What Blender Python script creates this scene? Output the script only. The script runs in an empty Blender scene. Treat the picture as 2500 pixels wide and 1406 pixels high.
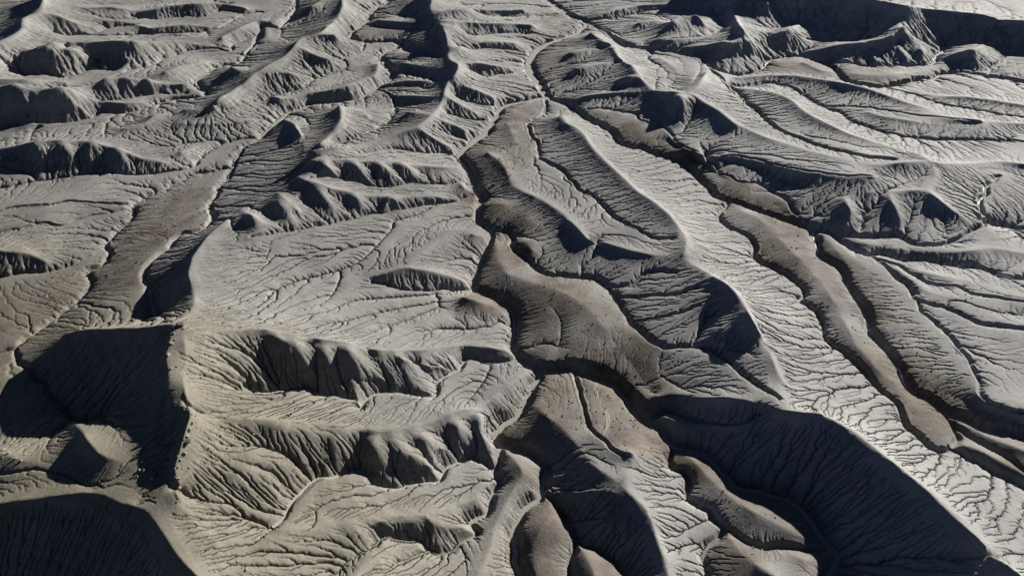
import bpy, math, time
import numpy as np
T0 = time.time()
scene = bpy.context.scene
# ---------------------------------------------------------------- camera, sky, sun, exposure
cam_data = bpy.data.cameras.new('camera')
cam = bpy.data.objects.new('camera', cam_data)
scene.collection.objects.link(cam)
cam.location = (0, 0, 180)
cam.rotation_euler = (math.radians(90 - 38), 0, 0)
cam_data.sensor_width = 36
cam_data.angle = math.radians(72)
cam_data.clip_start = 1
cam_data.clip_end = 30000
scene.camera = cam

SUN_AZ, SUN_EL = math.radians(46), math.radians(21)      # azimuth clockwise from +y
world = bpy.data.worlds.new('World')
scene.world = world
world.use_nodes = True
nt = world.node_tree
nt.nodes.clear()
sky = nt.nodes.new('ShaderNodeTexSky')
sky.sky_type = 'NISHITA'
sky.sun_disc = False
sky.sun_elevation = SUN_EL
sky.sun_rotation = SUN_AZ
sky.altitude = 1500
sky.air_density = 0.22
sky.dust_density = 0.3
bg = nt.nodes.new('ShaderNodeBackground')
bg.inputs['Strength'].default_value = 0.05
wo = nt.nodes.new('ShaderNodeOutputWorld')
nt.links.new(sky.outputs[0], bg.inputs[0])
nt.links.new(bg.outputs[0], wo.inputs[0])
sun_data = bpy.data.lights.new('sun', 'SUN')
sun_data.energy = 5
sun_data.angle = math.radians(0.53)
sun_data.color = (1.0, 0.955, 0.89)
sun = bpy.data.objects.new('sun', sun_data)
sun.location = (0, 0, 600)
sun.rotation_euler = (math.pi / 2 - SUN_EL, 0, math.pi - SUN_AZ)
scene.collection.objects.link(sun)
scene.view_settings.view_transform = 'Standard'
scene.view_settings.look = 'None'
scene.view_settings.exposure = 1.2
scene.view_settings.gamma = 1
# dry washes and valley lines: points in metres, half width of the floor
CHANNELS = [
 ([(19,688.9,0),(32.1,637.2,0),(42.9,608,0),(56.2,580.9,0),(57.2,572.7,0),(47.5,550.9,0),(34.1,536.8,0),(21.3,523.3,0),(14.7,501.9,0),(10.9,488.1,0),(13.9,466.7,0),(18.4,448.7,0),(22.2,430.5,0)],2.2),
 ([(22.2,430.5,0),(13,425.3,0),(0,419,0),(-8.1,411.5,0),(-11,394.9,0),(-15.4,378.2,0),(-23.2,365.1,0),(-28.4,355,0),(-28.7,348.7,0),(-24.1,338.4,0),(-21.2,322.8,0),(-17.6,310.2,0),(-15.8,300.3,0)],2.0),
 ([(-15.8,300.3,0),(-17.2,290.7,0),(-16.4,281.6,0),(-11.5,276.3,0),(-9.9,267.8,0),(-12.8,258,0),(-14.2,247.1,0),(-16.4,236.8,0),(-16.7,232.1,0),(-11.8,227.1,0),(-5.8,223.1,0),(-0.8,216.6,0),(1.3,207.8,0),(0.8,198.4,0),(1.8,191.6,0),(6,186.1,0),(9.6,183,0),(8.8,177.8,0),(5.7,170.8,0),(1.4,163.2,0),(-2.7,156.9,0),(-4.7,153.4,0),(-3.7,149.1,0)],0.9),
 ([(-3.7,149.1,0),(-1.3,148.3,0),(1.3,146.1,0),(6.3,144.6,0),(10.2,140.8,0),(10.8,137.6,0),(10.3,133.5,0),(7.7,128.9,0),(3.8,125,0),(1.2,120.7,0),(0,116.2,0),(0.8,111.6,0),(2.2,103,0),(2.7,99,0)],0.8),
 ([(-3.7,148.6,0),(-4.3,145.3,0.1),(-5.5,140.6,0.2),(-5.9,137.4,0.3),(-4.1,133.1,0.4),(-6.5,127.9,0.6),(-7.6,123,0.8),(-12,119.5,1)],0.5),
 ([(-12,119.5,1),(-10.2,116.1,1.3),(-14.4,112.1,2.1),(-19.6,108.5,3)],0.3),
 ([(-19.6,108.5,3),(-23,109.8,3.8),(-25.1,111.8,4.6),(-30.5,110.7,6.3),(-35,109.5,8),(-36.4,106.9,8.9),(-41.1,103.5,11.1),(-43.1,99.8,12.6),(-45.7,97.5,14)],0.3),
 ([(-23,109.4,4),(-26.2,106.9,5.6),(-29.3,103.9,7.8),(-33,100.3,11),(-35.5,97.9,13.4),(-38,94.3,16.4),(-40.3,89.5,20)],0.3),
 ([(9.6,183,0),(13.3,181.9,0),(21.4,182.3,0),(27.2,180.5,0),(32.1,177.8,0),(36,175.2,0),(38.9,170.8,0),(42.5,164.4,0),(45.4,158.7,0),(48.8,153.9,0),(52.7,149.8,0),(60.4,145.3,0),(63.8,140.8,0),(66.7,136.1,0),(71.2,133.4,0),(76.1,131.7,0),(82.5,128.9,0),(86.8,125.5,0),(88.6,119.8,0),(89.7,115.6,0),(90.6,111.6,0),(90.8,110,0),(87.8,106.1,0),(84.2,101.3,0)],0.8),
 ([(21.4,182.3,0),(22.7,178.9,0.4),(23.8,170.4,1.5),(23.5,160.4,3.2),(24.3,154,4.3),(25.9,149.2,5.3),(28.8,144.2,6.5),(32.7,139.9,7.8),(37,138.3,9)],0.3),
 ([(52.7,149.8,0),(53,146.3,0),(50.1,140.7,0.1),(52.8,135.9,0.2),(52.5,130.6,0.3),(53.6,127.7,0.3),(57.9,124.2,0.5),(58,120.8,0.5),(60.4,117.5,0.6),(58.8,115.7,0.6),(55.3,111.1,0.8),(54.5,105.6,0.9),(54.2,100.8,1)],0.4),
 ([(60.3,117.2,1),(64,114.1,1),(67.5,112.4,1),(72.5,111.5,1),(80.3,110.7,1),(89.7,109.8,1)],0.3),
 ([(10.8,136.3,0),(9.9,130.2,0.1),(12.6,127.2,0.2),(16.3,120,0.3),(18.5,117.6,0.4),(19.1,114,0.5),(24.3,110.5,0.6),(28.2,107.4,0.8),(31.3,103.9,0.9),(34.1,100.2,1)],0.4),
 ([(19.2,114.3,0),(16,109.8,0.3),(15.4,105.4,0.6),(15.4,100.8,1)],0.3),
 ([(22.2,430.5,0),(18.6,402.3,0.6),(10.9,386.9,1.1),(9.8,379.8,1.3),(13.2,357.6,1.9),(16.4,339.8,2.6),(24.8,327.8,3.2),(29.6,311.8,4),(34.9,300.7,4.6),(39.9,294.1,5.1),(45,280.1,5.9),(50.9,271.7,6.5),(56.1,264.1,7.1),(62.5,257.6,7.7),(69.4,254.3,8.2)],0.4),
 ([(-10.5,275.9,0),(-4.7,272.6,0.2),(-1.9,269.7,0.3),(0,259.3,0.6),(4.3,249.9,1.1),(9.6,242.1,1.5),(13,237.9,1.8),(22.8,235.8,2.3),(32.1,234,2.8),(37.3,228.4,3.3),(40.8,220.2,3.8),(44.3,211.9,4.3),(44.9,204.5,4.8),(48.4,195.9,5.3),(51.7,191,5.7),(55.2,188.2,6)],0.5),
 ([(55.2,188.2,6),(64.3,188.4,6.8),(70.8,184.2,7.7),(74.2,178.3,8.6),(78.2,170.3,9.8),(82,164.3,10.8),(86.6,158,12)],0.3),
 ([(39.1,224.5,4),(48.3,226.9,5.1),(55.3,232.4,6.5),(60.5,233.1,7.5),(66.7,230.3,8.7)],0.3),
 ([(45.7,160.5,0),(52.7,161.5,1.2),(60.5,155.5,3.2),(69.2,153.2,5.7),(79.1,152.5,9)],0.3),
 ([(107.6,300.3,0),(101.5,292.1,0.1),(100.1,282.1,0.1),(102.6,274.6,0.2),(107.5,266.3,0.3),(107,255.1,0.5),(108.5,248.1,0.6),(115.1,240.2,0.7),(118.6,234.3,0.8),(120,229.5,0.9),(116.6,223.7,1),(116.9,220.2,1.1),(121.5,213.9,1.2),(120.6,206.8,1.3),(119.6,199.6,1.4),(120.8,194,1.5),(123.5,184.9,1.7),(125.7,177.7,1.8),(128.8,171,1.9),(130.9,165.7,2),(130.3,161.2,2.1),(130.6,155.5,2.2),(132.4,151.3,2.3),(133.4,145,2.4),(138.1,143.8,2.5),(140,144.9,2.5),(143.4,142.1,2.6),(146.5,138.2,2.7),(150.2,133.8,2.8),(153.9,130.3,2.9),(158.5,125.9,3)],0.5),
 ([(22.2,430.5,0),(34,417.1,0),(39.4,406.6,0),(44.5,396.6,0.1),(51.9,386.9,0.1),(57.7,377.5,0.1),(59,368.5,0.1),(65.8,359.8,0.1),(72.4,356.2,0.1),(81.6,347.9,0.2),(89.3,339.8,0.2),(95.2,327.6,0.2),(98.4,318.5,0.3),(101.6,307.7,0.3),(107.4,299.7,0.3),(115,294.7,0.3),(120.3,290.1,0.4),(128.4,283.8,0.4),(138.1,274.9,0.4),(138.2,267.4,0.5),(136.5,257.2,0.5),(137.8,250.6,0.5),(140.4,242.4,0.6),(141.4,232.6,0.6),(140.9,222.3,0.7),(139.9,212.7,0.7),(138.2,204.3,0.7),(139.2,197.8,0.8),(140.2,190.1,0.8),(140.3,182.1,0.8),(139,175.2,0.8),(139.9,170,0.9),(143.3,166.8,0.9),(145.9,161.5,0.9),(151,158.4,0.9),(156.1,154.9,0.9),(160,151.9,1),(166.1,150.2,1),(172.9,148.3,1)],1.0),
 ([(144.7,163.2,0),(145.4,157.1,0.7),(143.1,150.1,1.9),(139.6,144.5,3)],0.4),
 ([(145.9,155.2,1),(151,147.5,1.9),(154.1,141.9,2.8),(157.1,134.7,4)],0.3),
 ([(39.3,406.2,0.8),(57.2,405.9,1.4),(70.6,398.4,2.1),(79,382.9,2.9),(89.2,372.1,3.7),(91.7,356.1,4.4),(96,346.5,5.1),(103.3,338.9,5.8),(115.6,335.3,6.7),(129.4,328.5,7.8),(141.8,316.7,9.2),(151.5,310.6,10.2),(163.3,305.6,11.4),(175.7,303.6,12.5)],0.3),
 ([(105,344.4,3),(103.8,336,3),(108.2,325.7,3),(114.9,315.4,2.9),(124.8,312.6,2.9),(131.4,299.5,2.8),(134.3,286.3,2.7),(138.9,274,2.6)],0.3),
 ([(57.7,583,0),(72.3,549.2,0.9),(83,514.9,2),(107.3,503.4,3),(124.7,489.5,3.8),(132.4,480.4,4.3),(133.2,462.7,4.9),(137.3,441.4,5.7),(138.6,428.8,6.1),(142.3,409.9,6.8),(142.8,389.9,7.4),(146.6,373.6,8),(150.3,362.3,8.3),(160,345.5,8.9),(171.4,335.8,9.7),(182.6,327.8,10.5),(194.3,324.3,11.2)],0.7),
 ([(142.2,439.9,1.6),(163.5,446.3,2.1),(175.4,440.6,2.4),(182.2,428.4,2.8),(188,412,3.3),(196,396.5,3.7),(200.3,381.9,4.1),(209.1,370.2,4.6),(221.3,360.4,5),(245,355.6,5.9),(261.6,352.7,6.6),(277.9,350.4,7.2)],0.4),
 ([(136.3,473.5,0.8),(148.7,465.7,0.9),(157.8,464.7,1),(171.8,475.4,1.3),(181.1,488.1,1.5),(191.3,495.6,1.7),(207.3,496.5,1.9),(216,483.9,2.1),(230.7,479.4,2.4),(258.3,476.6,2.8),(286.1,476.7,3.3),(300.3,492.9,3.8),(314.9,511.4,4.4)],0.9),
 ([(216.5,485.1,1.7),(220.3,471.8,1.7),(219.5,454,1.8),(226.7,444,1.9),(240.7,440.3,2),(259.3,446,2.2),(277.2,454.6,2.4),(300.2,464,2.7),(314.8,456.3,2.9),(334.4,445.8,3.1),(347.2,440.6,3.3)],1.1),
 ([(240.1,439.3,2.4),(253.2,423.1,3.1),(263.5,408.1,3.9),(281.7,395.4,5),(297.2,383.3,6.1)],0.3),
 ([(191.8,406.2,3.9),(209.5,402,5),(228.8,389.9,6.7),(247,377.8,8.6),(264.9,370.6,10.6)],0.3),
 ([(139.9,275.6,0.9),(145.9,268.3,1.2),(157.5,265.8,1.8),(172.3,264.1,2.7),(179,258.7,3.2),(185.9,256.4,3.8),(195.4,258.5,4.4),(204.3,264.6,5.2),(213.8,270.4,6),(220.6,284.4,7.1),(224.2,291.4,7.6),(231.8,301.2,8.4),(241.7,310.1,9.4)],0.5),
 ([(217.5,274.7,2.6),(223,273.3,3),(232.4,268.5,4.2),(240.5,264.4,5.4)],0.3),
 ([(140.5,273.9,0),(147.1,267.8,0.2),(150.8,260.4,0.5),(155.7,253.9,0.8),(163.2,253.1,1.2),(169.8,250.5,1.5),(180.1,246.6,2.1),(189.5,243.1,2.7),(195,241.2,3.1),(203.4,235.4,3.7),(211.8,232.6,4.3),(220.3,230.4,4.9)],0.6),
 ([(154.8,252.5,1.9),(158.2,247.6,2),(160.9,235.8,2.5),(162.1,229.8,2.8),(161.3,222,3.2),(165,216.6,3.5),(170,214.5,3.8),(176.3,205.9,4.4),(180,202.9,4.7),(192,198.9,5.5),(199.6,196.7,6)],0.4),
 ([(158.5,248.4,1.9),(166,242.2,2.3),(171.6,230.4,3),(181.2,226,3.7),(187.8,219.6,4.3),(201.2,214.9,5.3),(209.1,212.6,6)],0.3),
 ([(162.8,218.6,3),(161.5,212.3,3.1),(163,201.9,3.5),(163.3,192.1,3.8),(163.7,182.2,4.2),(161.5,172.6,4.7),(159.2,167.5,4.9),(160.8,162.8,5.2),(168.1,157.4,5.6),(174.7,155.1,6)],0.3),
 ([(217.4,517.4,5.3),(233,521.3,6.1),(247.4,514.1,7),(260.1,513.8,8)],0.3),
 ([(201.6,538.1,7.2),(221.3,545.6,7.3),(232.7,533.5,7.2),(232.2,520,7.1)],0.3),
 ([(313.3,508.8,5.3),(328,509.6,6.5),(339.3,498.7,7.9)],0.3),
 ([(313.8,455.2,3.3),(334.5,476.7,4.8),(349.9,491.5,6.3),(354,482.9,6.8),(366.6,476.4,7.7)],0.3),
 ([(57.5,580.9,0),(82.8,583.4,1.2),(103.9,593,2.8),(130.3,592.6,4.9),(160.3,579.6,7.5)],0.3),
 ([(160.3,579.6,7.5),(160.6,546.2,7.7),(144.4,522.6,8.1),(118.7,514,8.5),(102.8,507.8,8.9)],0.3),
 ([(-114,688.9,0),(-109,637.2,0),(-116.1,613.7,0),(-117.8,579.9,0),(-125.1,552.8,0),(-124,539.6,0),(-109.7,530.4,0),(-91.3,533.1,0),(-83.7,524.2,0),(-95.3,503.6,0),(-89.9,486.5,0),(-81.8,471.2,0),(-82.9,458.7,0),(-89.2,443.9,0),(-97.5,428.6,0),(-109.4,421.5,0),(-125,419.6,0),(-131.2,413.4,0),(-138.2,403.1,0),(-141.6,387,0),(-143.2,377.7,0),(-144.3,370.8,0)],1.4),
 ([(-144.3,370.8,0),(-148.2,365,0.1),(-151.3,352.7,0.2),(-150.6,336.2,0.4),(-147.1,322.5,0.6),(-149.1,313.4,0.8),(-147.5,306.7,0.9),(-146.7,294.2,1.1),(-142.1,286.4,1.3),(-143.7,276.1,1.5),(-146.6,271.4,1.6),(-152,268.9,1.7),(-152.8,259.4,1.9),(-154.9,250.6,2.1),(-156.7,242.2,2.3),(-154,234.1,2.5),(-148.6,228,2.7),(-143.6,216.8,3),(-135.5,205.5,3.3)],0.6),
 ([(-144.6,371.8,0),(-157.5,367.5,0.1),(-167.3,354.5,0.3),(-168.8,343.2,0.4),(-170.6,336.1,0.5),(-180.5,329.1,0.6),(-199.1,326,0.9),(-213.9,327.3,1.1),(-225.5,324.8,1.3),(-243.3,316.5,1.6),(-257.3,310.3,1.9),(-268.2,307.9,2.1)],0.4),
 ([(-150.7,336.1,0),(-159.7,331.7,-0.1),(-167.8,329.5,-0.1),(-175.4,315.2,-0.2),(-182.9,306.8,-0.3),(-184.4,300.5,-0.4),(-184.2,295.2,-0.5),(-182.2,285.4,-0.6),(-184.3,274.9,-0.7),(-185.3,265.6,-0.8),(-183.4,260.2,-0.9),(-179.2,256.2,-1),(-178.6,249.8,-1),(-181.5,243.9,-1.1),(-177.8,237.9,-1.2),(-176.9,230.4,-1.3),(-179.5,221.4,-1.5),(-181.6,214.4,-1.6),(-185.2,208.5,-1.6),(-187.4,202.2,-1.7),(-188,196.7,-1.8),(-191.8,192.9,-1.9),(-198.9,189.3,-2)],0.5),
 ([(-184.2,296.4,0.9),(-194.8,295.5,1.2),(-215.1,296.2,2),(-224,293.6,2.4),(-233.8,290.6,2.8),(-243.2,286.8,3.3),(-251.4,284.6,3.8)],0.3),
 ([(-184.5,294.1,0.9),(-196.8,285.5,1.4),(-204.2,280.6,1.8),(-209.2,275.2,2.1),(-218,275.9,2.5),(-225.9,272.8,3),(-232.8,268.7,3.4),(-239.9,265.3,3.9)],0.3),
 ([(-183.5,261.2,0),(-188,252.3,0.2),(-195.5,243.3,0.6),(-205.5,239.8,1.1),(-215.6,237.1,1.5),(-224.7,235.4,2)],0.4),
 ([(-187.2,195.8,-1),(-181.9,188.2,-0.1),(-177.3,183.8,0.6),(-172.5,180.9,1.4),(-157.2,166.6,4.5),(-141.6,154.4,7.9),(-127.2,145.7,11)],0.3),
 ([(-88,441.9,0),(-74,419,1.1),(-70.7,402.4,1.9),(-74.7,382.7,3),(-82.6,367.6,4.1),(-94.8,350.6,5.4)],0.3),
 ([(-29.7,350.1,0),(-38.1,350,1.1),(-48.9,347.1,3.1),(-57.5,346.5,5),(-66.8,341.6,7.3),(-79.5,331.7,10.9)],0.3),
 ([(-22.3,324.1,0),(-33.2,315.6,1.2),(-41.6,314.9,2.3),(-48.9,312.6,3.4),(-57.2,306.3,4.8),(-66.4,303.6,6.4),(-73.3,305,7.8),(-85.2,305,10.3),(-97,301.6,12.9)],0.4),
 ([(-17.5,309,0),(-24.4,303.5,0.4),(-33.2,296.8,1.1),(-43.5,292.3,2),(-56,285,3.3),(-66.5,281.5,4.4),(-73.8,276.9,5.3),(-82.3,271,6.3),(-93.3,264,7.8),(-103.9,258.5,9.3),(-113.1,253.6,10.6)],0.4),
 ([(-16.4,231.2,0),(-25.3,228.4,0.9),(-31.9,227.8,1.8),(-41.4,226.8,3.2),(-50,226.8,4.7),(-56.5,226.8,6)],0.3),
 ([(1.8,191.1,0),(-0.3,188.5,0.2),(-7.5,186.7,0.9),(-15.1,186.8,1.8),(-17.8,183.3,2.4),(-18.3,180.9,2.7),(-22.4,177,3.4),(-26.1,174,4.1),(-25.8,171.2,4.4),(-26.7,165.1,5.3),(-33.6,165.1,6.5),(-39.7,164.2,7.6),(-43.9,162.9,8.4),(-46.9,159,9.2),(-48.4,155,9.9),(-51.9,157.9,10.9),(-56.6,159.4,12),(-62.6,158.8,13.3),(-64.2,160.7,13.9),(-70.5,159.7,15.4),(-75.4,156.5,16.6),(-81.1,154.5,18)],0.5),
 ([(-17.6,181,4),(-24.3,177.9,6.2),(-31.2,176.6,9.6),(-38,175.5,14)],0.3),
 ([(-5.9,140.3,0),(-8.7,142.1,0.4),(-12.7,143.1,1),(-16,140.5,1.6),(-19.3,137.9,2.3),(-20.2,134.3,3),(-22.9,131.2,3.7),(-29,130.6,5.1),(-34.4,128.1,6.5),(-39,128.7,7.7),(-41.5,130.5,8.6),(-47.2,130.8,10.3),(-52,127,11.8),(-55.1,125.4,12.8),(-58.7,118.7,14.8),(-60.7,112.7,16.4),(-63.3,107.7,18)],0.5),
 ([(-25.8,367.1,0),(-32.6,369,1.9),(-39.2,369.6,4.8),(-43.9,370.4,8.2)],0.3),
 ([(-17.1,393.2,0),(-26.8,391.8,1.4),(-36.9,392.9,4.1)],0.3),
 ([(2.6,417.1,0),(-11.4,413.3,1.1),(-24.8,413.5,2.6),(-33.1,418.2,4.1)],0.4),
 ([(11.4,481.8,0),(-2.8,462.5,1.6),(-16.4,457.2,3.1),(-27.4,460.3,4.7)],0.3),
 ([(14.8,507.7,0),(-3,510.7,1.4),(-20.7,507.3,3.1),(-35.1,500.9,4.8)],0.3),
 ([(34.3,539.6,0),(12.6,545.4,1.2),(-9.3,541.9,2.9),(-30.6,531.5,4.8)],0.3),
 ([(51,602.4,0),(26.9,593.9,0.9),(3.3,586.7,2.1),(-29.7,582.5,4.4)],0.3),
 ([(41.5,613.7,0),(17.4,619.7,0.9),(-6.9,619.7,2.3),(-40.9,607.7,4.4)],0.3),
 ([(-81.1,469.7,0),(-69.1,463.5,1.2),(-56.7,451.3,3.2),(-50.3,440.5,4.7)],0.3),
 ([(-83.7,524.2,0),(-73.8,505.5,1.7),(-60.5,491.4,3.8),(-51.1,483.2,5.3)],0.3),
 ([(-88,441.9,0),(-77.2,441.6,0.9),(-63.3,437.6,2.6),(-52.1,431.7,4.1)],0.3),
 ([(-72,411.6,0.5),(-63,411.1,2.1),(-52.5,408.3,4.6)],0.3),
 ([(-116.3,570.6,0),(-95.5,555.8,1.6),(-75.4,548,3.4),(-62.1,540.8,4.8)],0.3),
 ([(-117.8,604.6,0),(-96.9,590.3,2),(-78.5,577.2,4.3)],0.3),
 ([(-118.3,488.1,2.6),(-108,508,1.4),(-109.4,528.6,0)],0.3),
 ([(-158.4,414.2,2),(-146.4,430,2.1),(-133.3,438.4,2.2),(-129,452.7,2.3),(-113.3,472.1,2.5),(-118.3,488.1,2.6)],0.3),
 ([(-201.8,688.9,0),(-186.1,624.7,0.2),(-179.9,589.5,0.3),(-182.9,561.4,0.4),(-196.3,562.3,0.4),(-194.9,550.4,0.5),(-191.2,516.3,0.6),(-191.4,490.2,0.7),(-200.6,482.2,0.7),(-206.7,471.4,0.8),(-209.1,451.5,0.9),(-199.7,437.6,0.9),(-197.2,428.2,1),(-216,421.6,1),(-225.7,410.9,1.1),(-234.1,402.3,1.1),(-249.2,402.2,1.2),(-254.6,392.2,1.3),(-275.4,384.1,1.3),(-296.5,378.4,1.4),(-309.4,376.1,1.5)],0.7),
 ([(-194.7,546.1,0),(-207.3,525.2,0.5),(-203.9,508.2,1),(-214.9,511.2,1.5),(-228.8,508,2),(-241.8,490,2.8),(-247.3,475,3.4),(-258.8,461.8,4.1),(-262.3,447.4,4.7),(-272.5,430.2,5.5),(-283.7,422.1,6.2)],0.4),
 ([(-208.5,432,1),(-223.1,427.3,1.9),(-236.7,419.9,3.1),(-250.9,410.7,4.6)],0.3),
 ([(-267.6,465.9,3.1),(-284.2,463.5,3.8),(-292.8,449.3,4.5),(-305.5,450.1,5.3),(-319.5,450.5,6.3)],0.3),
 ([(-208,601.7,0.5),(-219.9,595.3,0.8),(-225.1,575.6,1.3),(-228.9,556.7,1.9),(-242.2,546.3,2.4),(-265.6,538.6,3.4),(-280.7,536.7,4),(-297.4,532.5,4.8),(-317.8,527.8,5.8),(-330.5,520.3,6.4)],0.4),
 ([(-220.9,595.5,1.1),(-238.4,600.1,1.7),(-247.4,586.1,2.3),(-269.4,579.3,3.4),(-282.5,571.6,4.2),(-302.4,573.6,5.4)],0.3),
 ([(-240.6,621.9,1.6),(-265.9,635.1,2.3),(-292.4,650.1,3.3)],0.3),
 ([(-291.7,554.9,4.3),(-305.1,549.7,4.7),(-313.4,534.5,5.4)],0.3),
 ([(-304.7,368.8,2),(-287.8,363.5,1.8),(-277.2,372.7,1.6),(-273.7,378.3,1.5)],0.3),
 ([(-282.9,333.8,3.7),(-257.7,326.5,2.7),(-241.4,319,1.8)],0.3),
 ([(-174.9,84.2,-5),(-142.4,69.8,-5),(-109.9,57.2,-5),(-82.9,45.9,-5)],1),
 ([(65.1,188,7),(70.1,195.8,8.2),(72.7,200.8,9.3),(75.5,202.4,10)],0.2),
 ([(44.8,204.2,5),(54.5,204.2,6.2),(63.7,204.7,7.9),(70.2,207.6,9.5)],0.2),
 ([(40.8,220,4),(50.4,218.6,5.3),(63,218.1,7.7),(72.4,218.4,10)],0.2),
]
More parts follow.
